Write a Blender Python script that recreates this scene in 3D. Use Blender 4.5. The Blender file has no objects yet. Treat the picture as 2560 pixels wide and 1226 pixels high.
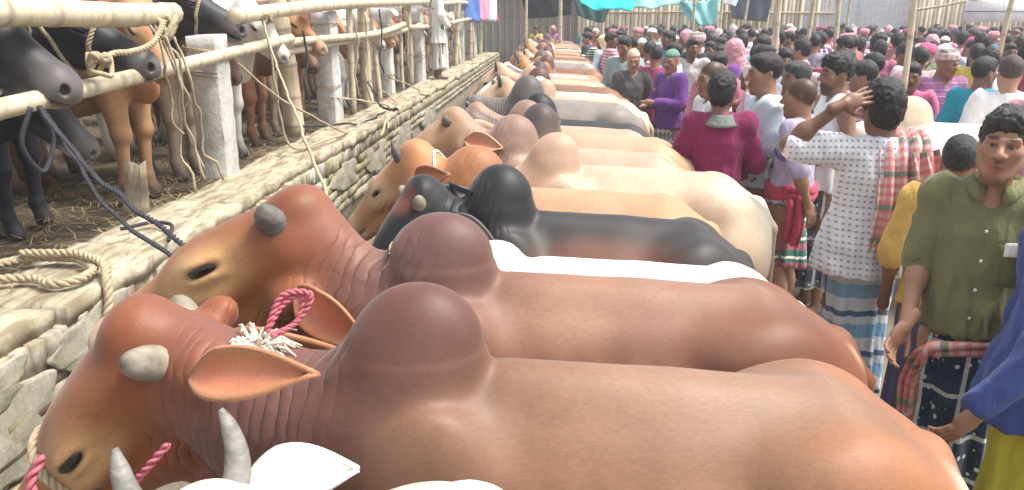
import bpy, math, random
import numpy as np
from mathutils import Vector, Matrix
from mathutils.bvhtree import BVHTree

rad = math.radians
SC = bpy.context.scene
COL = SC.collection

# ------------------------------------------------------------------ camera, sky, sun, exposure
cam_d = bpy.data.cameras.new('camera')
cam_d.sensor_width = 36.0
cam_d.lens = 26.02
cam_d.clip_start = 0.05
cam_d.clip_end = 400
cam = bpy.data.objects.new('camera', cam_d)
COL.objects.link(cam)
cam.location = (0, 0, 1.92)
cam.rotation_euler = (rad(90 - 17.21), 0, rad(3.545))
SC.camera = cam

SUN_EL, SUN_AZ = 62.0, 92.0          # azimuth measured from +Y towards +X
w = bpy.data.worlds.new('World')
SC.world = w
w.use_nodes = True
wn = w.node_tree
bg = wn.nodes['Background']
sky = wn.nodes.new('ShaderNodeTexSky')
sky.sky_type = 'NISHITA'
sky.sun_disc = False
sky.sun_elevation = rad(SUN_EL)
sky.sun_rotation = rad(SUN_AZ)
sky.air_density = 1.0
sky.dust_density = 4.0
sky.ozone_density = 0.6
hs_ = wn.nodes.new('ShaderNodeHueSaturation'); hs_.inputs['Saturation'].default_value = .35      # thin white cloud over the blue
wn.links.new(sky.outputs[0], hs_.inputs['Color'])
wn.links.new(hs_.outputs[0], bg.inputs['Color'])
bg.inputs['Strength'].default_value = 0.15

sun_d = bpy.data.lights.new('sun', 'SUN')
sun_d.energy = 2.3
sun_d.angle = rad(17)
sun_d.color = (1.0, 0.955, 0.88)
sun = bpy.data.objects.new('sun', sun_d)
COL.objects.link(sun)
_sd = Vector((math.sin(rad(SUN_AZ)) * math.cos(rad(SUN_EL)), math.cos(rad(SUN_AZ)) * math.cos(rad(SUN_EL)), math.sin(rad(SUN_EL))))
sun.rotation_euler = (-_sd).to_track_quat('-Z', 'Y').to_euler()
sun.location = (10, 10, 20)

SC.view_settings.view_transform = 'Standard'
SC.view_settings.look = 'None'
SC.view_settings.exposure = 1.03
SC.view_settings.gamma = 1.0
SC.view_settings.use_curve_mapping = False

# ------------------------------------------------------------------ small maths
def V3(*a): return np.array(a, float)
def nrm(v):
    v = np.array(v, float)
    return v / max(np.linalg.norm(v), 1e-9)
def sstep(x): x = np.clip(x, 0, 1); return x * x * (3 - 2 * x)
def vnoise(P, seed=0):
    """smooth lattice noise in -1..1 for an (N,3) array"""
    P = np.asarray(P, float)
    i = np.floor(P).astype(np.int64); f = P - i; f = f * f * (3 - 2 * f)
    def hsh(a, b, c):
        n = (a * 374761393 + b * 668265263 + c * 2147483647 + seed * 974634777) & 0xffffffff
        n = ((n ^ (n >> 13)) * 1274126177) & 0xffffffff
        return ((n ^ (n >> 16)) & 0xffff) / 32767.5 - 1
    r = 0
    for dx in (0, 1):
        for dy in (0, 1):
            for dz in (0, 1):
                wgt = (f[:, 0] if dx else 1 - f[:, 0]) * (f[:, 1] if dy else 1 - f[:, 1]) * (f[:, 2] if dz else 1 - f[:, 2])
                r = r + wgt * hsh(i[:, 0] + dx, i[:, 1] + dy, i[:, 2] + dz)
    return r
def rotz(a): c, s = math.cos(a), math.sin(a); return np.array([[c, -s, 0], [s, c, 0], [0, 0, 1.0]])
def rotx(a): c, s = math.cos(a), math.sin(a); return np.array([[1.0, 0, 0], [0, c, -s], [0, s, c]])
def roty(a): c, s = math.cos(a), math.sin(a); return np.array([[c, 0, s], [0, 1.0, 0], [-s, 0, c]])

# ------------------------------------------------------------------ implicit bodies: blended round cones, ellipsoids and lofts
class Field:
    def __init__(s, h):
        s.h = h; s.P = []; s.cuts = []; s.setT()
    def setT(s, o=(0, 0, 0), R=None, sc=1.0):
        s.o = np.array(o, float); s.R = np.eye(3) if R is None else np.array(R, float); s.sc = sc
    def w(s, p): return s.o + s.R @ (np.array(p, float) * s.sc)
    def rc(s, a, b, ra, rb=None, k=.03, tag=None, sc=(1, 1, 1), op='+'):
        rb = ra if rb is None else rb
        A, B = s.w(a), s.w(b); ra *= s.sc; rb *= s.sc; sc = np.array(sc, float)
        m = max(ra, rb) / min(sc.min(), 1)
        s.P.append(('rc', A, s.R, ((s.R.T @ (B - A)) * sc, ra, rb, sc), np.minimum(A, B) - m, np.maximum(A, B) + m, k * s.sc, tag, op))
    def el(s, c, r, R=None, k=.03, tag=None, op='+'):
        A = s.R if R is None else s.R @ R
        c = s.w(c); r = np.array(r, float) * s.sc
        e = np.sqrt(((A * r) ** 2).sum(1))
        s.P.append(('el', c, A, r, c - e, c + e, k * s.sc, tag, op))
    def loft(s, st, k=.03, tag=None, R=None, pear=0.0):
        """st rows: position along axis 0, centre on axis 2, half size on axis 1, half size on axis 2"""
        A = s.R if R is None else s.R @ R
        st = np.array(st, float) * s.sc
        m = np.array([[t, y, z] for t, zc, a, b in st for y in (-a, a) for z in (zc - b, zc + b)]) @ A.T + s.o
        s.P.append(('lo', s.o.copy(), A, (st, pear), m.min(0), m.max(0), k * s.sc, tag, '+'))
    def cut(s, n, o):
        s.cuts.append((s.R @ nrm(n), s.w(o)))
    def dist(s, p, X, Y, Z):
        kd, c, A, q, *_ = p
        dx, dy, dz = X - c[0], Y - c[1], Z - c[2]
        L = [dx * A[0, i] + dy * A[1, i] + dz * A[2, i] for i in range(3)]
        if kd == 'rc':
            ba, ra, rb, sc = q
            L = [L[i] * sc[i] for i in range(3)]
            t = np.clip((L[0] * ba[0] + L[1] * ba[1] + L[2] * ba[2]) / max(float(ba @ ba), 1e-12), 0, 1)
            return np.sqrt((L[0] - t * ba[0]) ** 2 + (L[1] - t * ba[1]) ** 2 + (L[2] - t * ba[2]) ** 2) - (ra + t * (rb - ra))
        if kd == 'el':
            k0 = np.sqrt((L[0] / q[0]) ** 2 + (L[1] / q[1]) ** 2 + (L[2] / q[2]) ** 2)
            k1 = np.sqrt((L[0] / q[0] ** 2) ** 2 + (L[1] / q[1] ** 2) ** 2 + (L[2] / q[2] ** 2) ** 2)
            return k0 * (k0 - 1) / np.maximum(k1, 1e-6)
        st, pear = q
        T = st[:, 0]
        zc, a, b = (np.interp(L[0], T, st[:, i]) for i in (1, 2, 3))
        zn = (L[2] - zc) / b
        if pear: a = a * (1 - pear * np.clip(zn, -1, 1))
        d = (np.sqrt((L[1] / a) ** 2 + zn ** 2) - 1) * np.minimum(a, b)
        e = np.maximum(np.maximum(T[0] - L[0], L[0] - T[-1]), 0)
        return np.where(e > 0, np.sqrt(np.maximum(d, 0) ** 2 + e ** 2), d)
    def build(s, smooth=1, zmin=None):
        h = s.h
        lo = np.min([p[4] for p in s.P if p[8] == '+'], 0) - 2.5 * h
        hi = np.max([p[5] for p in s.P if p[8] == '+'], 0) + 2.5 * h
        if zmin is not None: lo[2] = max(lo[2], zmin)
        n = np.ceil((hi - lo) / h).astype(int) + 1
        F = np.full(n, 1.0, np.float32)
        ax = [(lo[i] + h * np.arange(n[i])).astype(np.float32) for i in range(3)]
        for p in s.P:
            k = p[6]; pad = k + 2 * h
            i0 = np.clip(np.floor((p[4] - pad - lo) / h).astype(int), 0, n)
            i1 = np.clip(np.ceil((p[5] + pad - lo) / h).astype(int) + 1, 0, n)
            if (i1 <= i0).any(): continue
            sl = tuple(slice(a, b) for a, b in zip(i0, i1))
            d = s.dist(p, ax[0][sl[0]][:, None, None], ax[1][sl[1]][None, :, None], ax[2][sl[2]][None, None, :]).astype(np.float32)
            G = F[sl]
            if p[8] == '+':
                hh = np.maximum(k - np.abs(G - d), 0) / k
                F[sl] = np.minimum(G, d) - hh * hh * (k * .25)
            else:
                d = -d
                hh = np.maximum(k - np.abs(G - d), 0) / k
                F[sl] = np.maximum(G, d) + hh * hh * (k * .25)
        for nn, oo in s.cuts:
            pl = ((ax[0] - oo[0]) * nn[0])[:, None, None] + ((ax[1] - oo[1]) * nn[1])[None, :, None] + ((ax[2] - oo[2]) * nn[2])[None, None, :]
            F = np.maximum(F, pl.astype(np.float32))
        for i in range(3):       # closed at the box sides
            sl = [slice(None)] * 3
            sl[i] = 0; F[tuple(sl)] = np.maximum(F[tuple(sl)], h * .5)
            sl[i] = -1; F[tuple(sl)] = np.maximum(F[tuple(sl)], h * .5)
        Vt, Q = nets(F, lo, h)
        for _ in range(smooth): Vt = lap(Vt, Q, .5)
        return Vt, Q
    def colour(s, Vt, pal, sig=.02):
        """blend each primitive's colour by nearness"""
        D, C = [], []
        for p in s.P:
            if p[8] == '+' and p[7] in pal:
                D.append(s.dist(p, Vt[:, 0], Vt[:, 1], Vt[:, 2])); C.append(pal[p[7]])
        D = np.array(D); C = np.array(C, float)
        W = np.exp(-np.clip((D - D.min(0)) / sig, 0, 30))
        return (W.T @ C) / W.sum(0)[:, None]

def nets(F, lo, h):
    S = F < 0
    n = np.array(F.shape)
    cs = [(a, b, c) for a in (0, 1) for b in (0, 1) for c in (0, 1)]
    cnt = sum(S[a:n[0] - 1 + a, b:n[1] - 1 + b, c:n[2] - 1 + c].astype(np.int8) for a, b, c in cs)
    M = (cnt > 0) & (cnt < 8)
    I = np.argwhere(M)
    idx = np.full(M.shape, -1, np.int32); idx[M] = np.arange(len(I))
    vals = {c: F[I[:, 0] + c[0], I[:, 1] + c[1], I[:, 2] + c[2]] for c in cs}
    Vt = np.zeros((len(I), 3)); W = np.zeros(len(I))
    for a in cs:
        for i in range(3):
            if a[i] == 0:
                b = list(a); b[i] = 1; b = tuple(b)
                fa, fb = vals[a], vals[b]
                cr = (fa < 0) != (fb < 0)
                t = fa[cr] / (fa[cr] - fb[cr])
                pos = np.tile(np.array(a, float), (cr.sum(), 1)); pos[:, i] += t
                Vt[cr] += pos; W[cr] += 1
    Vt = (Vt / W[:, None] + I) * h + lo
    Q = []
    for x in range(3):
        u, v = (x + 1) % 3, (x + 2) % 3
        sa = [slice(None)] * 3; sb = [slice(None)] * 3
        sa[x] = slice(0, -1); sb[x] = slice(1, None)
        A, B = S[tuple(sa)], S[tuple(sb)]
        E = np.argwhere(A != B)
        E = E[(E[:, u] > 0) & (E[:, v] > 0) & (E[:, u] < n[u] - 1) & (E[:, v] < n[v] - 1)]
        ins = A[E[:, 0], E[:, 1], E[:, 2]]
        eu = np.zeros(3, int); eu[u] = 1
        ev = np.zeros(3, int); ev[v] = 1
        g = lambda e: idx[e[:, 0], e[:, 1], e[:, 2]]
        q = np.stack([g(E), g(E - eu), g(E - eu - ev), g(E - ev)], 1)
        q[~ins] = q[~ins][:, ::-1]
        Q.append(q)
    Q = np.concatenate(Q)
    return Vt, Q[(Q >= 0).all(1)]

def lap(Vt, Q, lam):
    N = len(Vt)
    acc = np.zeros((N, 3)); c = np.zeros(N)
    for i in range(4):
        a, b = Q[:, i], Q[:, (i + 1) % 4]
        for k in range(3):
            acc[:, k] += np.bincount(a, Vt[b, k], N) + np.bincount(b, Vt[a, k], N)
        c += np.bincount(a, minlength=N) + np.bincount(b, minlength=N)
    return Vt * (1 - lam) + acc / np.maximum(c, 1)[:, None] * lam

def vnormals(Vt, Q):
    f = np.cross(Vt[Q[:, 2]] - Vt[Q[:, 0]], Vt[Q[:, 3]] - Vt[Q[:, 1]])
    N = np.zeros_like(Vt)
    for i in range(4):
        for k in range(3): N[:, k] += np.bincount(Q[:, i], f[:, k], len(Vt))
    return N / np.maximum(np.linalg.norm(N, axis=1), 1e-9)[:, None]

# ------------------------------------------------------------------ mesh helpers
def to_mesh(name, Vt, Q, mat=None, col=None, uv=None, flt=None, smooth=True):
    """arrays of vertices and quads (a repeated last index makes a triangle is not used: quads only)"""
    me = bpy.data.meshes.new(name)
    Vt = np.asarray(Vt, np.float32); Q = np.asarray(Q, np.int32)
    me.vertices.add(len(Vt)); me.vertices.foreach_set('co', Vt.ravel())
    me.loops.add(Q.size); me.loops.foreach_set('vertex_index', Q.ravel())
    me.polygons.add(len(Q)); me.polygons.foreach_set('loop_start', np.arange(len(Q), dtype=np.int32) * 4)
    me.update(calc_edges=True)
    if smooth: me.polygons.foreach_set('use_smooth', np.ones(len(Q), bool))
    if col is not None:
        a = me.color_attributes.new('Col', 'FLOAT_COLOR', 'POINT')
        c = np.ones((len(Vt), 4), np.float32); c[:, :col.shape[1]] = col
        a.data.foreach_set('color', c.ravel())
    if uv is not None:
        l = me.uv_layers.new(name='UVMap')
        l.data.foreach_set('uv', np.asarray(uv, np.float32)[Q.ravel()].ravel())
    for k, v in (flt or {}).items():
        me.attributes.new(k, 'FLOAT', 'POINT').data.foreach_set('value', np.asarray(v, np.float32))
    if mat: me.materials.append(mat)
    return me

def join(*parts):
    Vs, Qs, o = [], [], 0
    for v, q in parts:
        Vs.append(np.asarray(v)); Qs.append(np.asarray(q) + o); o += len(v)
    return np.concatenate(Vs), np.concatenate(Qs)

def obj(name, me, parent=None, loc=None, color=None, mat=None):
    o = bpy.data.objects.new(name, me); COL.objects.link(o)
    if parent: o.parent = parent
    if loc is not None: o.location = loc
    if color: o.color = (*color[:3], 1)
    if mat: o.material_slots[0].link = 'OBJECT'; o.material_slots[0].material = mat
    return o
def tag(o, label=None, cat=None, group=None, kind=None):
    if label: o['label'] = label
    if cat: o['category'] = cat
    if group: o['group'] = group
    if kind: o['kind'] = kind
    return o
def thing(name, label, cat, loc=(0, 0, 0), rz=0.0, group=None):
    o = bpy.data.objects.new(name, None); COL.objects.link(o)
    o.empty_display_size = .2
    o.location = loc; o.rotation_euler = (0, 0, rz)
    return tag(o, label, cat, group)

def tube(pts, r, n=8, cap=True, flat=1.0, twist=0.0):
    """swept tube, radius number or list, closed with tiny end rings"""
    P = np.array(pts, float); m = len(P)
    r = np.full(m, r, float) if np.isscalar(r) else np.array(r, float)
    T = np.gradient(P, axis=0); T /= np.maximum(np.linalg.norm(T, axis=1), 1e-9)[:, None]
    up = np.array([0, 0, 1.0]) if abs(T[0, 2]) < .9 else np.array([1.0, 0, 0])
    nx = nrm(np.cross(up, T[0])); rings = []
    for i in range(m):
        nx = nrm(nx - T[i] * (nx @ T[i])); ny = np.cross(T[i], nx)
        a = np.arange(n) * 2 * math.pi / n + twist * i
        rings.append(P[i] + r[i] * (np.cos(a)[:, None] * nx + flat * np.sin(a)[:, None] * ny))
    if cap:
        e0 = P[0] + (rings[0] - P[0]) * .02; e1 = P[-1] + (rings[-1] - P[-1]) * .02
        rings = [e0] + rings + [e1]
    Vt = np.concatenate(rings); m = len(rings)
    i, j = np.meshgrid(np.arange(m - 1), np.arange(n), indexing='ij')
    a = i * n + j; b = i * n + (j + 1) % n
    Q = np.stack([a, b, b + n, a + n], -1).reshape(-1, 4)
    return Vt, Q

def spline(pts, n=24):
    """Catmull-Rom through the points"""
    P = np.array(pts, float); P = np.vstack([2 * P[0] - P[1], P, 2 * P[-1] - P[-2]])
    out = []; k = len(P) - 3
    for s in range(k):
        t = np.linspace(0, 1, max(2, n // k + 1), endpoint=(s == k - 1))[:, None]
        p0, p1, p2, p3 = P[s:s + 4]
        out.append(.5 * ((2 * p1) + (-p0 + p2) * t + (2 * p0 - 5 * p1 + 4 * p2 - p3) * t ** 2 + (-p0 + 3 * p1 - 3 * p2 + p3) * t ** 3))
    return np.concatenate(out)

def rope_geo(pts, r, strands=0, pitch=.12, n=6, closed=False):
    """plain cord, or several strands laid round each other"""
    P = np.array(pts, float)
    if not strands: return tube(P, r, n)
    L = np.concatenate([[0], np.cumsum(np.linalg.norm(np.diff(P, axis=0), axis=1))])
    m = max(len(P), int(L[-1] / (pitch / 10)))
    s = np.linspace(0, L[-1], m)
    P = np.stack([np.interp(s, L, P[:, i]) for i in range(3)], 1)
    T = np.gradient(P, axis=0); T /= np.maximum(np.linalg.norm(T, axis=1), 1e-9)[:, None]
    nx = nrm(np.cross([0.1, .2, 1], T[0])); fr = []
    for i in range(m):
        nx = nrm(nx - T[i] * (nx @ T[i])); fr.append((nx, np.cross(T[i], nx)))
    out = []
    for q in range(strands):
        a = s / pitch * 2 * math.pi + q * 2 * math.pi / strands
        C = P + r * .52 * np.array([math.cos(a[i]) * fr[i][0] + math.sin(a[i]) * fr[i][1] for i in range(m)])
        out.append(tube(C, r * .56, n))
    return join(*out)

def box_geo(sx, sy, sz, jit=0.0, rng=None, bev=.12):
    """a block with chamfered edges: three stacked rings plus caps, quads only"""
    b = bev * min(sx, sy, sz)
    def ring(hx, hy, z): return [(-hx, -hy, z), (hx, -hy, z), (hx, hy, z), (-hx, hy, z)]
    R = [ring(sx / 2 - b, sy / 2 - b, -sz / 2), ring(sx / 2, sy / 2, -sz / 2 + b), ring(sx / 2, sy / 2, sz / 2 - b), ring(sx / 2 - b, sy / 2 - b, sz / 2)]
    Vt = np.array(sum(R, []), float)
    if jit: Vt += rng.uniform(-jit, jit, Vt.shape)
    Q = [(3, 2, 1, 0), (12, 13, 14, 15)]
    for i in range(3):
        for j in range(4):
            Q.append((i * 4 + j, i * 4 + (j + 1) % 4, i * 4 + 4 + (j + 1) % 4, i * 4 + 4 + j))
    return Vt, np.array(Q)

def sheet_geo(G, th):
    """a grid of points (m,n,3) made into a closed sheet of thickness th; returns verts, quads, uv"""
    m, n, _ = G.shape
    du = np.gradient(G, axis=0); dv = np.gradient(G, axis=1)
    N = np.cross(du, dv); N /= np.maximum(np.linalg.norm(N, axis=2), 1e-9)[..., None]
    A = (G + N * th / 2).reshape(-1, 3); B = (G - N * th / 2).reshape(-1, 3)
    i, j = np.meshgrid(np.arange(m - 1), np.arange(n - 1), indexing='ij')
    a = (i * n + j).ravel(); q = np.stack([a, a + n, a + n + 1, a + 1], 1)
    o = m * n
    Q = [q, q[:, ::-1] + o]
    def edge(ids):
        ids = np.array(ids); return np.stack([ids[1:], ids[:-1], ids[:-1] + o, ids[1:] + o], 1)
    Q += [edge(range(0, n))[:, ::-1], edge([(m - 1) * n + k for k in range(n)]), edge([k * n for k in range(m)]), edge([k * n + n - 1 for k in range(m)])[:, ::-1]]
    ul = np.concatenate([[0], np.cumsum(np.linalg.norm(np.diff(G[:, n // 2], axis=0), axis=1))])
    vl = np.concatenate([[0], np.cumsum(np.linalg.norm(np.diff(G[m // 2], axis=0), axis=1))])
    uv = np.stack(np.meshgrid(vl, ul), -1).reshape(-1, 2)
    return np.concatenate([A, B]), np.concatenate(Q), np.concatenate([uv, uv])

# ------------------------------------------------------------------ materials
def new_mat(name):
    m = bpy.data.materials.new(name); m.use_nodes = True
    nt = m.node_tree; b = nt.nodes['Principled BSDF']
    return m, nt, b
def N(nt, t, **kw):
    n = nt.nodes.new('ShaderNode' + t)
    for k, v in kw.items():
        if k in ('op',): n.operation = v
        elif k == 'blend': n.blend_type = v
        elif hasattr(n, k) and k not in ('inputs',): setattr(n, k, v)
    return n
def mixc(nt, fac, a, b, blend='MIX'):
    n = nt.nodes.new('ShaderNodeMix'); n.data_type = 'RGBA'; n.blend_type = blend; n.clamp_result = False
    for s, v in ((0, fac), (6, a), (7, b)):
        if hasattr(v, 'links') or hasattr(v, 'is_output'): nt.links.new(v, n.inputs[s])
        elif s: n.inputs[s].default_value = (*v[:3], 1) if hasattr(v, '__len__') else (v, v, v, 1)
        else: n.inputs[s].default_value = v
    return n.outputs[2]
def noise(nt, vec, scale, detail=3, rough=.55, out=0):
    n = nt.nodes.new('ShaderNodeTexNoise'); n.inputs['Scale'].default_value = scale
    n.inputs['Detail'].default_value = detail; n.inputs['Roughness'].default_value = rough
    if vec is not None: nt.links.new(vec, n.inputs['Vector'])
    return n.outputs[out]
def math_(nt, op, a, b=None, clamp=False):
    n = nt.nodes.new('ShaderNodeMath'); n.operation = op; n.use_clamp = clamp
    for i, v in enumerate((a, b)):
        if v is None: continue
        if hasattr(v, 'is_output'): nt.links.new(v, n.inputs[i])
        else: n.inputs[i].default_value = v
    return n.outputs[0]
def ramp(nt, fac, stops):
    n = nt.nodes.new('ShaderNodeValToRGB'); nt.links.new(fac, n.inputs[0])
    e = n.color_ramp.elements
    while len(e) < len(stops): e.new(.5)
    for q, (p, c) in zip(e, stops):
        q.position = p; q.color = (*(c if hasattr(c, '__len__') else (c, c, c)), 1)
    return n.outputs[0]
def mapping(nt, vec, scale=(1, 1, 1), rot=(0, 0, 0)):
    n = nt.nodes.new('ShaderNodeMapping'); nt.links.new(vec, n.inputs[0])
    n.inputs['Scale'].default_value = scale; n.inputs['Rotation'].default_value = rot
    return n.outputs[0]
def bump(nt, b, height, strength, dist, prev=None):
    n = nt.nodes.new('ShaderNodeBump'); n.inputs['Strength'].default_value = strength; n.inputs['Distance'].default_value = dist
    nt.links.new(height, n.inputs['Height'])
    if prev is not None: nt.links.new(prev, n.inputs['Normal'])
    nt.links.new(n.outputs[0], b.inputs['Normal'])
    return n.outputs[0]
def coords(nt, which='Object'):
    return nt.nodes.new('ShaderNodeTexCoord').outputs[which]

def m_coat():
    m, nt, b = new_mat('coat')
    a = nt.nodes.new('ShaderNodeVertexColor'); a.layer_name = 'Col'
    oi = nt.nodes.new('ShaderNodeObjectInfo')
    co = coords(nt)
    st = noise(nt, mapping(nt, co, (70, 190, 190)), 1.0, 4, .75)
    bl = noise(nt, co, 5.5, 4, .6)
    c = mixc(nt, 1.0, a.outputs[0], ramp(nt, st, [(.25, .76), (.8, 1.14)]), 'MULTIPLY')
    c = mixc(nt, 1.0, c, ramp(nt, bl, [(.3, .86), (.7, 1.10)]), 'MULTIPLY')
    c = mixc(nt, 1.0, c, oi.outputs['Color'], 'MULTIPLY')
    nt.links.new(c, b.inputs['Base Color'])
    b.inputs['Roughness'].default_value = .52
    b.inputs['Specular IOR Level'].default_value = .34
    b.inputs['Sheen Weight'].default_value = .14
    b.inputs['Sheen Roughness'].default_value = .4
    n1 = bump(nt, b, st, .13, .004)
    n1 = bump(nt, b, noise(nt, co, 16, 2, .5), .10, .008, n1)
    # loose skin folds across the neck: height from the fold coordinate, masked to the neck
    fu = nt.nodes.new('ShaderNodeAttribute'); fu.attribute_name = 'fold_u'
    wob = noise(nt, mapping(nt, co, (3, 3, 5)), 1.6, 2)
    ph = math_(nt, 'ADD', math_(nt, 'MULTIPLY', fu.outputs['Fac'], 215.0), math_(nt, 'MULTIPLY', wob, 16.0))
    s = math_(nt, 'POWER', math_(nt, 'ABSOLUTE', math_(nt, 'SINE', math_(nt, 'MULTIPLY', ph, .5))), .35)
    fm = ramp(nt, noise(nt, mapping(nt, co, (1, 1, 1)), 6.0, 2), [(.38, .12), (.62, 1.0)])
    hgt = math_(nt, 'MULTIPLY', math_(nt, 'MULTIPLY', s, a.outputs['Alpha']), fm)
    bump(nt, b, hgt, .8, .009, n1)
    return m
def m_simple(name, col, rough=.6, var=.12, scale=20, bmp=.1, bd=.004, spec=.4, stretch=(1, 1, 1), sub=0):
    m, nt, b = new_mat(name)
    co = mapping(nt, coords(nt), stretch)
    f = noise(nt, co, scale, 4, .6)
    c = mixc(nt, 1.0, col, ramp(nt, f, [(.25, 1 - var), (.75, 1 + var)]), 'MULTIPLY')
    nt.links.new(c, b.inputs['Base Color'])
    b.inputs['Roughness'].default_value = rough; b.inputs['Specular IOR Level'].default_value = spec
    if bmp: bump(nt, b, f, bmp, bd)
    return m
def m_skin():
    m, nt, b = new_mat('skin')
    a = nt.nodes.new('ShaderNodeVertexColor'); a.layer_name = 'Col'
    oi = nt.nodes.new('ShaderNodeObjectInfo'); co = coords(nt)
    f = noise(nt, co, 14, 4, .6)
    c = mixc(nt, 1.0, a.outputs[0], oi.outputs['Color'], 'MULTIPLY')
    c = mixc(nt, 1.0, c, ramp(nt, f, [(.3, (.86, .84, .82)), (.7, (1.12, 1.1, 1.08))]), 'MULTIPLY')
    nt.links.new(c, b.inputs['Base Color'])
    b.inputs['Roughness'].default_value = .48; b.inputs['Specular IOR Level'].default_value = .45
    b.inputs['Subsurface Weight'].default_value = .06
    b.inputs['Subsurface Radius'].default_value = (.02, .008, .004)
    bump(nt, b, noise(nt, co, 160, 2), .12, .002)
    return m
def m_hair():
    m, nt, b = new_mat('hair')
    oi = nt.nodes.new('ShaderNodeObjectInfo'); co = coords(nt)
    f = noise(nt, mapping(nt, co, (1, 1, .3)), 130, 3, .7)
    c = mixc(nt, 1.0, oi.outputs['Color'], ramp(nt, f, [(.3, .5), (.7, 1.7)]), 'MULTIPLY')
    nt.links.new(c, b.inputs['Base Color']); b.inputs['Roughness'].default_value = .5
    bump(nt, b, f, .8, .010)
    return m
def m_cloth(name, kind='plain', c2=(1, 1, 1), c3=None, scale=1.0, wrinkle=.5, rough=.85):
    """woven cloth in the object's colour; kind: plain, dots, stripes_h, stripes_v, check, plaid, motif"""
    m, nt, b = new_mat(name)
    oi = nt.nodes.new('ShaderNodeObjectInfo'); co = coords(nt)
    base = oi.outputs['Color']
    sep = nt.nodes.new('ShaderNodeSeparateXYZ')
    uvn = coords(nt, 'UV')
    def line(v, freq, duty, off=0.0):
        s = math_(nt, 'FRACT', math_(nt, 'ADD', math_(nt, 'MULTIPLY', v, freq), off))
        return math_(nt, 'LESS_THAN', s, duty)
    if kind in ('dots', 'stripes_h', 'stripes_v'):
        nt.links.new(co, sep.inputs[0])
        X, Z = sep.outputs[0], sep.outputs[2]
    else:
        nt.links.new(uvn, sep.inputs[0]); X, Z = sep.outputs[0], sep.outputs[1]
    if kind == 'dots':
        d = math_(nt, 'MULTIPLY', line(X, 38 * scale, .42), line(Z, 38 * scale, .36))
        base = mixc(nt, math_(nt, 'MULTIPLY', d, .8), base, c2)
        base = mixc(nt, math_(nt, 'MULTIPLY', line(Z, 19 * scale, .12), .25), base, c2)
    elif kind in ('stripes_h', 'stripes_v', 'bands'):
        v = Z if kind != 'stripes_v' else X
        base = mixc(nt, line(v, 9 * scale, .34), base, c2)
        if c3: base = mixc(nt, line(v, 9 * scale, .14, .33), base, c3)
    elif kind == 'check':
        a1 = line(X, 16 * scale, .5); a2 = line(Z, 16 * scale, .5)
        base = mixc(nt, math_(nt, 'MULTIPLY', a1, .55), base, c2); base = mixc(nt, math_(nt, 'MULTIPLY', a2, .55), base, c2)
        if c3: base = mixc(nt, math_(nt, 'MULTIPLY', line(Z, 4.1 * scale, .16), .8), base, c3)
    elif kind == 'plaid':
        base = mixc(nt, math_(nt, 'MULTIPLY', line(X, 6 * scale, .45), .6), base, c2)
        base = mixc(nt, math_(nt, 'MULTIPLY', line(Z, 6 * scale, .45), .6), base, c2)
        if c3:
            base = mixc(nt, math_(nt, 'MULTIPLY', line(X, 6 * scale, .10, .3), .85), base, c3)
            base = mixc(nt, math_(nt, 'MULTIPLY', line(Z, 6 * scale, .10, .3), .85), base, c3)
            v = nt.nodes.new('ShaderNodeTexVoronoi'); v.inputs['Scale'].default_value = 26 * scale; nt.links.new(uvn, v.inputs['Vector'])
            base = mixc(nt, math_(nt, 'LESS_THAN', v.outputs['Distance'], .24), base, c3)
    elif kind == 'motif':
        v = nt.nodes.new('ShaderNodeTexVoronoi'); v.inputs['Scale'].default_value = 5.5 * scale; nt.links.new(co, v.inputs['Vector'])
        base = mixc(nt, math_(nt, 'LESS_THAN', v.outputs['Distance'], .26), base, c2)
    f = noise(nt, co, 9, 4, .6)
    wv = noise(nt, mapping(nt, co, (9, 9, 3.2)), 1.0, 4, .62)
    fade = noise(nt, co, 3.0, 2)
    c = mixc(nt, 1.0, base, ramp(nt, fade, [(.3, .88), (.7, 1.1)]), 'MULTIPLY')
    nt.links.new(c, b.inputs['Base Color'])
    b.inputs['Roughness'].default_value = rough; b.inputs['Specular IOR Level'].default_value = .2
    b.inputs['Sheen Weight'].default_value = .15
    n1 = bump(nt, b, wv, wrinkle, .05)
    bump(nt, b, noise(nt, co, 300, 1), .1, .001, n1)
    return m
def m_bamboo():
    m, nt, b = new_mat('bamboo')
    co = coords(nt); oi = nt.nodes.new('ShaderNodeObjectInfo')
    g = nt.nodes.new('ShaderNodeVertexColor'); g.layer_name = 'Col'
    f = noise(nt, mapping(nt, co, (14, 14, 3)), 1.2, 5, .65)
    c = ramp(nt, f, [(.2, (.34, .27, .16)), (.5, (.58, .50, .35)), (.8, (.70, .63, .48))])
    c = mixc(nt, 1.0, c, g.outputs[0], 'MULTIPLY')
    nt.links.new(c, b.inputs['Base Color']); b.inputs['Roughness'].default_value = .5
    bump(nt, b, f, .25, .006)
    return m
def m_concrete(name, cols, scale=6, bd=.012):
    m, nt, b = new_mat(name)
    co = coords(nt)
    f = noise(nt, co, scale, 8, .65); g = noise(nt, co, scale * 9, 4, .7)
    c = ramp(nt, f, [(.25, cols[0]), (.5, cols[1]), (.75, cols[2])])
    c = mixc(nt, 1.0, c, ramp(nt, g, [(.3, .75), (.7, 1.15)]), 'MULTIPLY')
    nt.links.new(c, b.inputs['Base Color']); b.inputs['Roughness'].default_value = .9
    b.inputs['Specular IOR Level'].default_value = .2
    n1 = bump(nt, b, f, .5, bd * 2); bump(nt, b, g, .5, bd * .5, n1)
    return m
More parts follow.
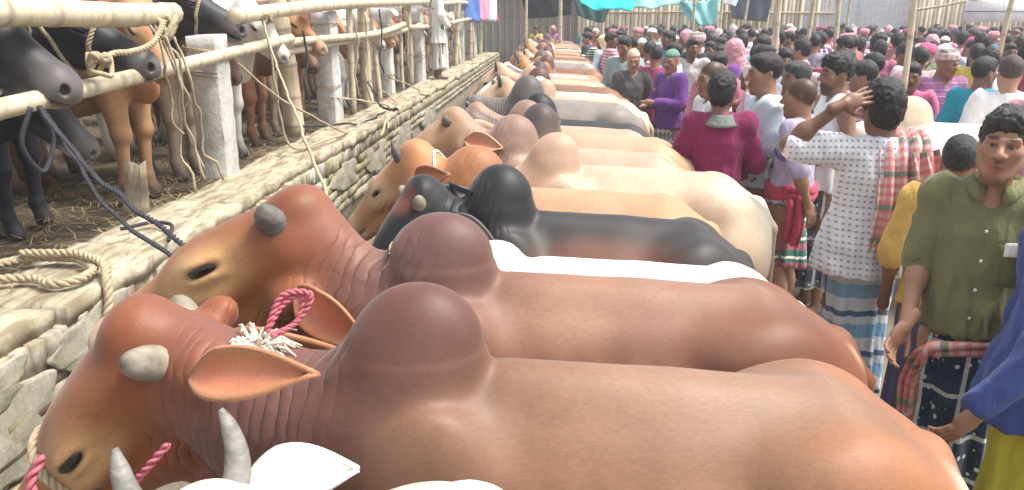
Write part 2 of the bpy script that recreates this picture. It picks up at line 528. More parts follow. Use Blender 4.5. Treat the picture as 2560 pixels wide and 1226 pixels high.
def m_brick():
    m, nt, b = new_mat('old_brick')
    co = coords(nt, 'Object'); oi = nt.nodes.new('ShaderNodeObjectInfo')
    ge = nt.nodes.new('ShaderNodeNewGeometry')
    f = noise(nt, ge.outputs['Position'], 9, 6, .7)
    moss = noise(nt, ge.outputs['Position'], 2.6, 5, .65)
    c = ramp(nt, oi.outputs['Random'], [(0, (.22, .155, .105)), (.3, (.33, .28, .205)), (.6, (.43, .39, .31)), (.8, (.28, .235, .16)), (1, (.37, .34, .23))])
    c = mixc(nt, ramp(nt, moss, [(.50, 0), (.66, .75)]), c, (.30, .32, .10))
    c = mixc(nt, ramp(nt, noise(nt, ge.outputs['Position'], 1.7, 6, .7), [(.54, 0), (.62, .7)]), c, (.48, .46, .40))
    c = mixc(nt, 1.0, c, ramp(nt, f, [(.25, .62), (.7, 1.2)]), 'MULTIPLY')
    nt.links.new(c, b.inputs['Base Color']); b.inputs['Roughness'].default_value = .92
    b.inputs['Specular IOR Level'].default_value = .15
    bump(nt, b, f, .25, .004)
    return m
def m_coping():
    m, nt, b = new_mat('worn_coping')
    ge = nt.nodes.new('ShaderNodeNewGeometry'); P = ge.outputs['Position']
    f = noise(nt, P, 7, 8, .68)
    lay = noise(nt, mapping(nt, P, (7, 1.5, 1), (0, 0, .5)), 2.2, 6, .6)
    c = ramp(nt, f, [(.25, (.23, .195, .13)), (.48, (.40, .35, .255)), (.75, (.53, .48, .38))])
    c = mixc(nt, ramp(nt, lay, [(.40, .85), (.52, 0)]), c, (.20, .16, .10))
    c = mixc(nt, ramp(nt, noise(nt, P, 2.2, 5, .6), [(.55, 0), (.7, .6)]), c, (.34, .35, .14))
    nt.links.new(c, b.inputs['Base Color']); b.inputs['Roughness'].default_value = .93
    b.inputs['Specular IOR Level'].default_value = .15
    n1 = bump(nt, b, lay, .9, .03); bump(nt, b, f, .7, .015, n1)
    return m
def m_ground(name, cols, sc=2.0):
    m, nt, b = new_mat(name)
    P = coords(nt)
    f = noise(nt, P, sc, 8, .7); g = noise(nt, mapping(nt, P, (1, 3, 1)), sc * 14, 5, .7)
    c = ramp(nt, f, [(.3, cols[0]), (.6, cols[1])])
    c = mixc(nt, ramp(nt, g, [(.55, 0), (.68, .8)]), c, cols[2])
    nt.links.new(c, b.inputs['Base Color']); b.inputs['Roughness'].default_value = .95
    n1 = bump(nt, b, f, .8, .06); bump(nt, b, g, .8, .02, n1)
    return m

M = {}
M['coat'] = m_coat(); M['skin'] = m_skin(); M['hair'] = m_hair(); M['bamboo'] = m_bamboo()
M['eye'] = m_simple('eye_dark', (.012, .009, .008), .12, .1, 20, 0, spec=.6)
M['horn'] = m_simple('horn', (.115, .105, .095), .6, .45, 26, .5, .006, stretch=(1, 1, 2.5))
M['horn_grey'] = m_simple('horn_grey', (.20, .19, .175), .55, .4, 26, .5, .006, stretch=(1, 1, 2.5))
M['horn_pale'] = m_simple('horn_pale', (.225, .198, .15), .65, .5, 24, .5, .006)
M['rope'] = m_simple('jute_rope', (.40, .33, .22), .9, .35, 60, .6, .004, spec=.1)
M['rope_dark'] = m_simple('dark_rope', (.045, .045, .055), .8, .3, 60, .5, .003, spec=.2)
M['rope_red'] = m_simple('red_cord', (.46, .13, .16), .85, .25, 60, .5, .003, spec=.2)
M['rope_white'] = m_simple('pale_cord', (.55, .52, .47), .85, .2, 60, .4, .003, spec=.2)
M['fluff'] = m_simple('white_fringe', (.66, .60, .50), .95, .25, 60, .3, .003, spec=.1)
M['concrete'] = m_concrete('concrete', [(.36, .35, .32), (.52, .51, .475), (.64, .63, .59)])
M['brick'] = m_brick(); M['coping'] = m_coping()
M['mortar'] = m_concrete('mortar', [(.16, .14, .10), (.30, .27, .20), (.42, .39, .32)], 5)
M['ground'] = m_ground('trodden_earth', [(.13, .10, .075), (.24, .195, .15), (.33, .27, .18)])
M['pen'] = m_ground('pen_straw', [(.045, .036, .022), (.11, .085, .05), (.26, .20, .10)], 3.0)
M['wood'] = m_simple('old_wood', (.42, .34, .24), .85, .4, 9, .6, .01, stretch=(6, 6, .8))
M['straw'] = m_simple('straw', (.34, .26, .13), .8, .3, 30, 0)
for k, a in dict(plain=('plain',), dots=('dots', (.20, .22, .30)), stripe=('stripes_h', (.8, .76, .7)), vstripe=('stripes_v', (.75, .75, .78)),
                 purple_band=('stripes_h', (.30, .14, .28), (.45, .34, .36)), check=('check', (.78, .70, .64), (.12, .17, .14)),
                 plaid=('plaid', (.015, .03, .06), (.62, .70, .70)), green_band=('bands', (.36, .12, .15), (.78, .78, .68)), blue_band=('bands', (.22, .40, .55), (.10, .16, .26)),
                 motif=('motif', (.05, .28, .16)), gamcha=('check', (.62, .12, .12), (.10, .22, .15))).items():
    M['cloth_' + k] = m_cloth('cloth_' + k, *a, scale={'green_band': .9, 'gamcha': 1.6, 'stripe': 2.4, 'purple_band': 2.0, 'blue_band': .55, 'check': 1.2}.get(k, 1.0))
M['cloth_dots'].node_tree  # cotton print

# ------------------------------------------------------------------ cattle
BROWN = dict(base=(.205, .108, .064), flank=(.22, .097, .038), hump=(.115, .047, .034), neck=(.165, .075, .062), head=(.235, .066, .020), face=(.33, .122, .036), muzzle=(.46, .33, .22),
             leg=(.33, .15, .08), ring=(.60, .37, .17), ear=(.40, .185, .088), earin=(.56, .20, .11), tuft=(.05, .03, .02), rump=(.34, .14, .06), hoof=(.05, .045, .04))
def pal(**k): d = dict(BROWN); d.update(k); return d
SCHEMES = dict(
    brown=BROWN,
    chestnut=pal(base=(.215, .100, .064), flank=(.245, .098, .043), hump=(.125, .062, .052), neck=(.19, .09, .072), head=(.225, .064, .021), face=(.42, .185, .065), muzzle=(.62, .5, .38), rump=(.175, .060, .026)),
    black=pal(base=(.030, .027, .027), flank=(.028, .022, .02), hump=(.012, .012, .014), neck=(.016, .016, .018), head=(.014, .014, .016), face=(.014, .014, .016), muzzle=(.05, .048, .048), leg=(.018, .018, .02),
              ring=(.02, .02, .022), ear=(.10, .095, .09), earin=(.34, .28, .24), rump=(.03, .025, .024), tuft=(.01, .01, .01)),
    orange=pal(base=(.42, .245, .14), flank=(.45, .27, .15), hump=(.33, .13, .05), neck=(.44, .19, .075), head=(.47, .21, .09), face=(.5, .25, .12), muzzle=(.42, .30, .2), leg=(.5, .28, .14), ring=(.6, .42, .25), earin=(.66, .22, .12), rump=(.5, .27, .12)),
    cream=pal(base=(.47, .345, .245), flank=(.50, .375, .27), hump=(.46, .30, .21), neck=(.52, .34, .22), head=(.5, .32, .2), face=(.5, .32, .2), muzzle=(.3, .22, .17), leg=(.6, .45, .3), ring=(.65, .5, .35), ear=(.55, .38, .25), rump=(.74, .63, .47)),
    greytan=pal(base=(.40, .285, .205), flank=(.43, .31, .22), hump=(.26, .16, .12), neck=(.28, .19, .15), head=(.42, .24, .13), face=(.30, .16, .10), muzzle=(.06, .05, .05), leg=(.45, .34, .25), ring=(.3, .2, .13), ear=(.5, .32, .2), rump=(.58, .42, .3)),
    darkhump=pal(base=(.42, .29, .195), flank=(.45, .32, .215), hump=(.055, .042, .045), neck=(.10, .07, .065), head=(.2, .13, .1), face=(.16, .10, .08), muzzle=(.05, .05, .05), leg=(.4, .28, .2), ring=(.2, .14, .1), ear=(.3, .2, .15), rump=(.55, .38, .22)),
    white=pal(base=(.80, .77, .71), flank=(.78, .75, .68), hump=(.62, .54, .43), neck=(.74, .69, .61), head=(.78, .73, .64), face=(.76, .7, .62), muzzle=(.3, .27, .25), leg=(.7, .66, .6), ring=(.5, .45, .4), ear=(.82, .79, .76), earin=(.78, .72, .68), rump=(.8, .77, .71), tuft=(.1, .09, .08)),
    grey=pal(base=(.23, .20, .175), flank=(.27, .235, .2), hump=(.10, .085, .08), neck=(.15, .13, .12), head=(.2, .17, .15), face=(.16, .14, .12), muzzle=(.05, .05, .05), leg=(.25, .22, .2), ring=(.3, .27, .24), ear=(.24, .2, .18), earin=(.4, .3, .25), rump=(.22, .19, .17)),
)

def ear_geo(root, d, nrmv, L, W, cup, pal_):
    """a cupped leaf with thickness: outer hairy face and paler inner face"""
    d = nrm(d); s = nrm(np.cross(nrmv, d)); n = np.cross(d, s)
    us = np.linspace(0, 1, 15); vs = np.linspace(-1, 1, 9)
    G = np.zeros((15, 9, 3))
    for i, u in enumerate(us):
        wd = W * max(.03, (math.sin(math.pi * min(1, .05 + .95 * u ** .85)) ** .9) * (1.12 - .25 * u))
        for j, v in enumerate(vs):
            hgt = cup * W * (v * v) * (1.25 - .75 * u) * min(1, .15 + 3 * u) - .10 * L * u * u
            G[i, j] = root + d * L * u + s * wd * v * (1 - .22 * (1 - u) * v * v) + n * hgt
    Vt, Q, _ = sheet_geo(G, .009)
    k = 15 * 9
    side = np.einsum('ij,j->i', Vt[:k] - Vt[k:], n)
    inn = np.zeros(len(Vt), bool)
    if side.mean() > 0: inn[:k] = True
    else: inn[k:] = True
    u = np.tile(np.repeat(us, 9), 2); v = np.abs(np.tile(np.tile(vs, 15), 2))
    C = np.tile(np.array(pal_['ear'], float), (len(Vt), 1))
    deep = np.clip((1 - v) * 1.3, 0, 1)[:, None] * (1 - u * .45)[:, None]
    C[inn] = (C * (1 - deep) + np.array(pal_['earin']) * deep)[inn]
    return Vt, Q, C

def cow_geo(p, h, poll=(-.50, 0, 1.27), fwd=(-.82, 0, -.57), roll=0.0, hs=1.1, hump=1.0, ears=((.45, -.8, -.05), (.45, .8, -.05)), earL=.23, tailx=True, fat=1.0, wither=0.0, patches=(), earcup=.55, neckdrop=0.0, earpos=(-.005, .115, -.14), muz=1.0, earw=.265, ex=.205, ez=-.070):
    """one zebu as one skin, facing -X; hump crest over the origin. Returns mesh arrays and the head frame."""
    F = Field(h)
    f = nrm(fwd); z = nrm(np.array([0, 0, 1.0]) - f * f[2]); y = np.cross(z, f)
    if roll:
        z, y = z * math.cos(roll) + y * math.sin(roll), y * math.cos(roll) - z * math.sin(roll)
    HR = np.stack([f, y, z], 1)
    poll = np.array(poll, float)
    # trunk
    st = []
    for x, zt, zb, a in [(-.20, 1.11, .70, .11), (-.09, 1.18, .61, .165), (.07, 1.205, .57, .215), (.28, 1.205, .53, .255), (.48, 1.20, .52, .28), (.68, 1.20, .57, .27), (.82, 1.19, .62, .25), (.94, 1.14, .68, .20), (1.04, 1.05, .75, .125)]:
        st.append((x, (zt + zb) / 2, a * fat, (zt - zb) / 2))
    F.loft(st, .05, 'base', pear=.13)
    F.el((.46, 0, .80), (.36, .285 * fat, .26), k=.08, tag='flank')
    F.rc((.18, 0, 1.19), (.80, 0, 1.165), .035, .035, .09, 'base')
    for s in (1, -1):
        F.el((.0, s * .145, .95), (.13, .062, .25), roty(.18), .10, 'base')
        F.el((.76, s * .185, 1.085), (.075, .05, .045), k=.12, tag='base')
        F.el((.89, s * .145, .89), (.17, .098, .28), roty(-.25), .12, 'rump')
        F.el((1.00, s * .085, 1.0), (.05, .045, .06), k=.10, tag='rump')
        # legs
        F.rc((-.05, s * .13, .82), (-.085, s * .13, .45), .105, .060, .06, 'leg')
        F.rc((-.085, s * .13, .45), (-.07, s * .13, .16), .047, .035, .03, 'leg')
        F.el((-.09, s * .13, .44), (.055, .05, .062), k=.03, tag='leg')
        F.el((-.07, s * .13, .135), (.046, .042, .045), k=.03, tag='leg')
        F.rc((-.08, s * .13, .10), (-.105, s * .13, .03), .040, .052, .02, 'hoof')
        F.rc((.84, s * .15, .86), (.72, s * .175, .62), .16, .10, .08, 'rump')
        F.rc((.74, s * .17, .64), (.965, s * .14, .46), .095, .048, .06, 'leg')
        F.el((.97, s * .14, .455), (.05, .04, .06), k=.03, tag='leg')
        F.rc((.965, s * .14, .45), (.925, s * .14, .15), .043, .036, .03, 'leg')
        F.el((.92, s * .14, .135), (.046, .042, .045), k=.03, tag='leg')
        F.rc((.915, s * .14, .10), (.885, s * .14, .03), .040, .052, .02, 'hoof')
    # hump
    q = hump
    F.el((-.005, 0, 1.235 + wither), (.118 * q, .090 * q, .175 * q), roty(-.30), .06, 'hump')
    F.el((.022, 0, 1.30 + wither), (.092 * q, .080 * q, .098 * q), roty(-.2), .06, 'hump')
    F.rc((-.055, 0, 1.225 + wither), (-.25, 0, 1.065), .115 * q, .10, .08, 'hump')
    # neck
    occ = poll + HR @ np.array([.02, 0, -.10]) * hs
    nb = np.array([-.10, 0, 1.0]); mid = nb * .5 + occ * .5 + np.array([0, 0, .0 - neckdrop])
    F.rc(nb, mid, .205, .155, .08, 'neck', (1, 1.4, 1))
    F.rc(mid, occ, .155, .105, .06, 'neck', (1, 1.22, 1))
    F.rc((-.14, 0, 1.12 - neckdrop), poll + HR @ np.array([-.02, 0, -.05]) * hs, .075, .06, .07, 'neck')
    F.rc(poll + HR @ np.array([.16, 0, -.21]) * hs, (-.22, 0, .70), .05, .085, .07, 'neck', (1, 2.6, 1))
    F.el((-.21, 0, .82), (.08, .10, .16), k=.07, tag='neck')
    # head
    F.setT(poll, HR, hs)
    F.rc((.03, 0, -.085), (.22, 0, -.085), .09, .078, .03, 'head', (1, .95, 1))
    F.el((.10, 0, -.048), (.14, .092, .052), k=.03, tag='head')
    F.el((-.012, 0, -.022), (.05, .062, .042), k=.03, tag='head')
    F.rc((.2, 0, -.083), (.43, 0, -.108), .073, .050 * muz, .03, 'face')
    F.el((.452, 0, -.122), (.062 * muz, .062 * muz, .054 * muz), k=.025, tag='muzzle')
    F.el((.12, 0, -.165), (.145, .062, .10), k=.04, tag='head')
    F.rc((.11, 0, -.2), (.42, 0, -.168 - .02 * (muz - 1)), .058, .032 * muz, .035, 'face')
    F.el((.44, 0, -.172), (.04, .042, .025), k=.02, tag='muzzle')
    for s in (1, -1):
        F.el((.175, s * .070, -.058), (.05, .026, .028), k=.03, tag='head')
        F.el((.215, s * .066, -.115), (.06, .022, .02), k=.03, tag='head')
        F.el((earpos[0] + .035, s * .082, earpos[2] - .02), (.04, .032, .032), k=.04, tag='head')
        F.el((ex, s * .096, ez), (.030, .014, .015), k=.012, op='-')
        F.el((ex - .007, s * .090, ez + .014), (.038, .014, .009), k=.012, tag='ring')
        F.el((ex, s * .090, ez - .015), (.035, .012, .008), k=.014, tag='ring')
        F.el((.496, s * .036, -.106), (.025, .016, .019), rotz(s * .5), .01, op='-')
    F.el((.47, 0, -.156), (.085, .085, .005), k=.01, op='-')
    F.setT()
    if tailx:
        F.rc((1.03, 0, 1.06), (1.115, 0, .95), .04, .028, .04, 'rump')
        F.rc((1.115, 0, .95), (1.13, 0, .58), .026, .018, .02, 'rump')
        F.el((1.13, 0, .46), (.035, .03, .12), k=.02, tag='tuft')
    F.cut((0, 0, -1), (0, 0, .004))
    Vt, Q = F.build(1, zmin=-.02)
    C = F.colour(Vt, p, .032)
    # coat markings, plus flank shading and back highlights put into the coat colour
    hl = (Vt - poll) @ HR / hs
    def paint(pts, c, r, col, strength):
        wgt = sstep(1.35 - np.linalg.norm((pts - np.array(c)) / np.array(r), axis=1)) * strength
        C[:] = C * (1 - wgt[:, None]) + np.array(col) * wgt[:, None]
    for s in (1, -1):
        paint(hl, (ex + .01, s * .092, ez - .010), (.100, .06, .058), p['ring'], .8)
        paint(hl, (ex, s * .098, ez), (.036, .03, .011), (.02, .015, .012), .95)
        paint(hl, (.496, s * .040, -.106), (.026, .026, .02), (.02, .015, .014), .9)
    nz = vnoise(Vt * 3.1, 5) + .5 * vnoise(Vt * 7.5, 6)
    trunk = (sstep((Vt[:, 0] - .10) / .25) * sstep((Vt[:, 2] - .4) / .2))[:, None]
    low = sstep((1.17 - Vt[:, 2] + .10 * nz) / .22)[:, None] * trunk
    C = C * (1 - low * .55) + np.array(p.get('low', np.array(p['flank']) * (.86, .74, .60))) * low * .55  # shading painted into the coat: trunk darker below the back
    g_ = (np.clip(nz * 1.3, 0, 1) * .65)[:, None] * trunk
    C = C * (1 - g_) + C * np.array((.74, .62, .55)) * g_
    wgt = (np.clip(-nz, 0, 1) * .35)[:, None]
    C = C * (1 - wgt) + C * np.array(p.get('mottle', (1.15, 1.12, 1.1))) * wgt
    for s in (1, -1): paint(hl, (-.005, s * .07, -.02), (.075, .06, .06), np.array(p['head']) * .62, .6)
    for c, r, col, st_ in patches: paint(Vt, c, r, col, st_)
    for c, r, col, st_ in p.get('hp', ()): paint(hl, c, r, col, st_)
    # fold coordinate along the neck and its mask
    ax = nrm(occ - nb); Ln = np.linalg.norm(occ - nb)
    u = (Vt - nb) @ ax
    uf = (Vt - nb) @ nrm(ax * np.array([1, .6, .35]))
    side = Vt - nb - u[:, None] * ax
    mask = sstep((u / Ln - .12) / .2) * sstep((1.0 - u / Ln) / .22) * sstep((.33 - np.linalg.norm(side, axis=1)) / .1)
    near = Vt[:, 2] > .5
    Vt = Vt + vnormals(Vt, Q) * (near * (.0055 * vnoise(Vt * np.array([4.2, 5, 5]) + 3, 31) + .0028 * vnoise(Vt * 10 + 1, 33) + .0022 * np.sin(Vt[:, 0] * 68 + Vt[:, 2] * 6) * sstep((Vt[:, 0] - .12) / .15) * sstep((.72 - Vt[:, 0]) / .15) * sstep((1.12 - Vt[:, 2]) / .1) * sstep((Vt[:, 2] - .6) / .1)) * (1 - sstep((.75 - np.linalg.norm(hl - V3(.2, 0, -.1), axis=1) / .4))))[:, None]
    # wavy physical folds where the mesh can hold them
    Nn = vnormals(Vt, Q)
    if h < .012:
        amp = .0007 * mask * (np.sin(uf * 150 + vnoise(Vt * 4, 9) * 2.0))
        Vt = Vt + Nn * amp[:, None]
    C = np.concatenate([C, mask[:, None]], 1)
    out = [(Vt, Q, C, uf)]
    for s, e in zip((1, -1), ears):
        if e is None: continue
        root = poll + HR @ (np.array(e[4] if len(e) > 4 else [earpos[0], s * earpos[1], earpos[2]]) * hs)
        dv = np.array(e[:3], float)          # ear direction and opening in the cow's own axes
        nv = np.array(e[3] if len(e) > 3 else (-.55, -s * .45, .25))
        ev, eq, ec = ear_geo(root, dv, nv, earL, earL * earw, earcup, p)
        out.append((ev, eq, np.concatenate([ec, np.zeros((len(ec), 1))], 1), np.zeros(len(ev))))
    VV, QQ = join(*[(o[0], o[1]) for o in out])
    return VV, QQ, np.concatenate([o[2] for o in out]), np.concatenate([o[3] for o in out]), (poll, HR, hs)

def horn_geo(fr, s, kind, off=(0, 0, 0)):
    poll, HR, hs = fr
    T = lambda q: poll + HR @ (np.array([q[0] + off[0], s * (q[1] + off[1]), q[2] + off[2]]) * hs)
    if kind == 'bud':
        off = (off[0], off[1] - .022, off[2] - .030); kind = 'stub'
    if kind == 'stub':
        pts = [T(q) for q in ((.03, .045, -.045), (.026, .068, -.024), (.022, .084, -.008), (.018, .093, .004), (.016, .098, .010))]
        return tube(spline(pts, 12), np.interp(np.linspace(0, 1, len(spline(pts, 12))), [0, .3, .6, .85, 1], [.031, .028, .022, .013, .003]) * hs, 14)
    if kind == 'small':
        pts = [T(q) for q in ((.03, .065, -.03), (.015, .088, .005), (.0, .098, .035), (-.012, .097, .062))]
        c = spline(pts, 12); return tube(c, np.interp(np.linspace(0, 1, len(c)), [0, .5, 1], [.024, .018, .004]) * hs, 10)
    pts = [T(q) for q in ((.03, .055, -.03), (.02, .090, .015), (.008, .105, .065), (.0, .106, .115), (-.002, .102, .155))]
    c = spline(pts, 20); return tube(c, np.interp(np.linspace(0, 1, len(c)), [0, .4, .8, 1], [.030, .026, .017, .006]) * hs, 14)
def eye_geo(fr, s, ex=.205, ez=-.070):
    poll, HR, hs = fr
    t = np.linspace(0, math.pi, 7); V_ = []
    c = poll + HR @ (np.array([ex, s * .089, ez]) * hs)
    P = [c + HR @ (np.array([math.cos(a) * .030, 0, math.sin(a) * .003]) * hs) for a in t]
    return tube(P, [max(.0012, .0145 * math.sin(a)) * hs for a in t], 10)

def ring_geo(bvh, centre, axis, r, rope=0, wob=.0, n=40, rmax=.5, tilt=None, strands=0):
    """a cord lying on the skin round a limb, neck or muzzle: rays towards the centre find the skin"""
    axis = nrm(axis); u = nrm(np.cross(axis, (0.1, 1, .2))); v = np.cross(axis, u); pts = []
    for i in range(n + 1):
        a = 2 * math.pi * i / n
        d = u * math.cos(a) + v * math.sin(a)
        o = np.array(centre) + axis * wob * math.sin(2 * a)
        hit = bvh.ray_cast(Vector(o), Vector(d), rmax)
        if hit[0] is None: continue
        pts.append(np.array(hit[0]) + d * r * .75)
    pts = np.array(pts)
    return rope_geo(pts, r, strands, pitch=r * 5)

COWS = 0
def cow(label, group, loc, rz=0.0, scheme='brown', h=.012, horns=('stub', 'stub'), hornmat='horn', eyes=True, scale=1.0, halter=None, hornoff=(0, 0, 0), **kw):
    """a zebu as a thing: body, horns, eyes and its cords"""
    p = SCHEMES[scheme] if isinstance(scheme, str) else scheme
    Vt, Q, C, fu, fr = cow_geo(p, h, **kw)
    t = thing('cow', label, 'cow', loc, rz, group)
    t.scale = (scale,) * 3 if np.isscalar(scale) else scale
    b = obj('body', to_mesh('cow_body', Vt, Q, M['coat'], C, flt={'fold_u': fu}), t)
    for s, k in zip((1, -1), horns):
        if k:
            hv, hq = horn_geo(fr, s, k, hornoff); obj('horn', to_mesh('cow_horn', hv, hq, M[hornmat]), t)
    if eyes:
        for s in (1, -1):
            ev, eq = eye_geo(fr, s, kw.get('ex', .205), kw.get('ez', -.070)); obj('eye', to_mesh('cow_eye', ev, eq, M['eye']), t)
    if halter:
        bv = BVHTree.FromPolygons([Vector(v) for v in Vt], [tuple(q) for q in Q.tolist()])
        poll, HR, hs = fr
        for nm, cx, cz, axl, r, mt, strands in halter:
            c = poll + HR @ (np.array([cx, 0, cz]) * hs)
            gv, gq = ring_geo(bv, c, HR @ nrm(axl), r, strands=strands)
            obj(nm, to_mesh(nm, gv, gq, M[mt]), t)
    t['_fr'] = 0; del t['_fr']
    return t, fr
def copy_thing(src, loc, rz, label, group, scale=1.0, color=None):
    t = src.copy(); COL.objects.link(t); t.location = loc; t.rotation_euler = (0, 0, rz); t.scale = (scale,) * 3 if np.isscalar(scale) else scale
    t['label'] = label
    if group: t['group'] = group
    for ch in src.children:
        c = ch.copy(); COL.objects.link(c); c.parent = t
        if color and ch.name.startswith('body'): c.color = (*color, 1)
    return t

# ------------------------------------------------------------------ ground, pen floor, wall, fence
rng = np.random.default_rng(7); random.seed(7)
def grid_sheet(x0, x1, y0, y1, nx, ny, z0, amp, fr, seed):
    xs, ys = np.linspace(x0, x1, nx), np.linspace(y0, y1, ny)
    X, Y = np.meshgrid(xs, ys, indexing='ij')
    P = np.stack([X.ravel(), Y.ravel(), np.zeros(X.size)], 1)
    P[:, 2] = z0 + amp * (vnoise(P * fr, seed) + .5 * vnoise(P * fr * 2.3, seed + 1))
    i, j = np.meshgrid(np.arange(nx - 1), np.arange(ny - 1), indexing='ij')
    a = (i * ny + j).ravel()
    return P, np.stack([a, a + ny, a + ny + 1, a + 1], 1)
v, q = grid_sheet(-60, 80, -30, 160, 90, 120, -.05, .02, .5, 3)
tag(obj('ground', to_mesh('ground', v, q, M['ground'])), kind='structure')
# trodden market earth close by, a finer sheet over the wide one
v, q = grid_sheet(-1.9, 16, -1.5, 26, 120, 150, 0.0, .012, 2.5, 11)
tag(obj('market_ground', to_mesh('market_ground', v, q, M['ground'])), kind='structure')
v, q = grid_sheet(-12, -2.30, 0, 26, 90, 220, .70, .03, 2.2, 21)
tag(obj('pen_ground', to_mesh('pen_ground', v, q, M['pen'])), kind='structure')
# straw lying in the pen and along the wall
S, Q = [], []
for i in range(5200):
    x, y = (-2.35 - abs(rng.normal(0, 1.1)), 2.2 + rng.random() * 7) if i % 4 else (-2.28 + rng.random() * .34, 2.0 + rng.random() * 12)
    z = .735 if x < -2.33 else .868
    a = rng.random() * math.pi; L = rng.uniform(.03, .13); wd = .0022
    dx, dy = math.cos(a) * L, math.sin(a) * L; nx, ny = -math.sin(a) * wd, math.cos(a) * wd
    z0, z1 = z + rng.uniform(0, .02), z + rng.uniform(0, .03)
    if x >= -2.33 and i % 3: continue
    b = len(S)
    S += [(x + nx, y + ny, z0), (x - nx, y - ny, z0), (x + dx - nx, y + dy - ny, z1), (x + dx + nx, y + dy + ny, z1)]
    Q.append((b, b + 1, b + 2, b + 3))
tag(obj('straw', to_mesh('straw', S, Q, M['straw'], smooth=False)), kind='stuff')

# the low brick wall: core, bricks, coping stones
wall = thing('brick_wall', 'low brick wall with worn pale coping stones and mossy bricks below the fence', 'wall', (-2.1, 1.0, 0))
def wobj(name, me, x=0, y=0, z=0, rz=0):
    o = obj(name, me, wall, (x + 2.1, y - 1.0, z)); o.rotation_euler = (rng.uniform(-.02, .02), rng.uniform(-.02, .02), rz); return o
v, q = box_geo(.40, 25.0, .76, bev=.02); obj('mortar_core', to_mesh('mortar_core', v, q, M['mortar'], smooth=False), wall, (-.02, 12.3 - .5, .385))
brick_s = [to_mesh('brick', *box_geo(.075, .232, .064, .0035, rng, .06), M['brick'], smooth=False) for _ in range(8)]
brick_e = [to_mesh('brick_end', *box_geo(.11, .070, .115, .004, rng, .06), M['brick'], smooth=False) for _ in range(8)]
yy = 1.05
while yy < 10.0:
    wobj('brick', brick_e[rng.integers(8)], -1.945 + rng.uniform(-.012, .012), yy, .715 + rng.uniform(-.006, .006), rng.uniform(-.04, .04)); yy += .081 + rng.uniform(0, .006)
for cidx in range(5):
    yy = 1.1 + (.12 if cidx % 2 else 0)
    while yy < 8.4:
        if rng.random() > .05: wobj('brick', brick_s[rng.integers(8)], -1.925 + rng.uniform(-.014, .010), yy, .612 - cidx * .08 + rng.uniform(-.004, .004), rng.uniform(-.02, .02))
        yy += .252 + rng.uniform(0, .010)
parts = []
yy = 10.06
while yy < 24:
    v, q = box_geo(.11, .070, .115, .0045, rng, .14); parts.append((v + V3(-1.945 + 2.1 + rng.uniform(-.012, .012), yy - 1, .715), q)); yy += .084
for cidx in range(2):
    yy = 8.5
    while yy < 24:
        v, q = box_geo(.075, .236, .068, .004, rng, .16); parts.append((v + V3(-1.925 + 2.1 + rng.uniform(-.012, .01), yy - 1, .612 - cidx * .08), q)); yy += .254
tag(obj('far_bricks', to_mesh('far_bricks', *join(*parts), M['brick'], smooth=False), wall), kind='stuff')
def slab_geo(L, W, H, seed):
    nx, ny = max(6, int(W / .035)), max(6, int(L / .04))
    xs, ys = np.linspace(-W / 2, W / 2, nx), np.linspace(-L / 2, L / 2, ny)
    X, Y = np.meshgrid(xs, ys, indexing='ij')
    P = np.stack([X.ravel(), Y.ravel(), np.zeros(X.size)], 1)
    ex = np.maximum(0, np.abs(P[:, 0]) - (W / 2 - .03)) / .03; ey = np.maximum(0, np.abs(P[:, 1]) - (L / 2 - .03)) / .03
    nz = vnoise(P * 9 + seed * 7.1, seed); st = vnoise(P * np.array([24, 5, 1]) + seed, seed + 3)
    ed = vnoise(np.stack([P[:, 1] * 7, P[:, 0] * 0 + seed, P[:, 0] * 2], 1), seed + 5)
    T = P.copy()
    T[:, 2] = H + .010 * nz + .012 * np.where(st > .1, st, st * .3) - .009 * np.maximum(ex, ey) ** 2
    T[:, 0] += ex * ed * .028 * np.sign(P[:, 0]); T[:, 1] += ey * vnoise(P * 11 + seed, seed + 8) * .02
    B = P.copy(); B[:, 0] = T[:, 0] * .97; B[:, 1] = T[:, 1]; B[:, 2] = -.005
    i, j = np.meshgrid(np.arange(nx - 1), np.arange(ny - 1), indexing='ij'); a = (i * ny + j).ravel()
    q = np.stack([a, a + ny, a + ny + 1, a + 1], 1); o = nx * ny
    def edge(ids): ids = np.array(ids); return np.stack([ids[1:], ids[:-1], ids[:-1] + o, ids[1:] + o], 1)
    Q = [q, q[:, ::-1] + o, edge(range(ny))[:, ::-1], edge([(nx - 1) * ny + k for k in range(ny)]), edge([k * ny for k in range(nx)]), edge([k * ny + ny - 1 for k in range(nx)])[:, ::-1]]
    return np.concatenate([T, B]), np.concatenate(Q)
M['plaster'] = m_concrete('plaster', [(.15, .17, .075), (.33, .305, .23), (.44, .41, .34)], 5, .008)
def patch_geo(L, H, seed):
    nu, nv = 34, 20; G = np.zeros((nu, nv, 3)); rg = np.random.default_rng(seed); ph = rg.uniform(0, 6, 4)
    for i, u in enumerate(np.linspace(-1, 1, nu)):
        for j, v in enumerate(np.linspace(-1, 1, nv)):
            e = max(abs(u), abs(v)); sq = 1 - .25 * min(abs(u), abs(v)) * e; wob = sq * (1 + .16 * e * (math.sin(3 * math.atan2(v, u) + ph[0]) + .5 * math.sin(5 * math.atan2(v, u) + ph[1]) + .25 * math.sin(11 * math.atan2(v, u) + ph[2])))
            G[i, j] = (.004 * math.sin(5 * u + ph[2]) * math.sin(4 * v + ph[3]) - .006 * e ** 3, u * L / 2 * wob, v * H / 2 * wob)
    v, q, _ = sheet_geo(G, .022); return v, q
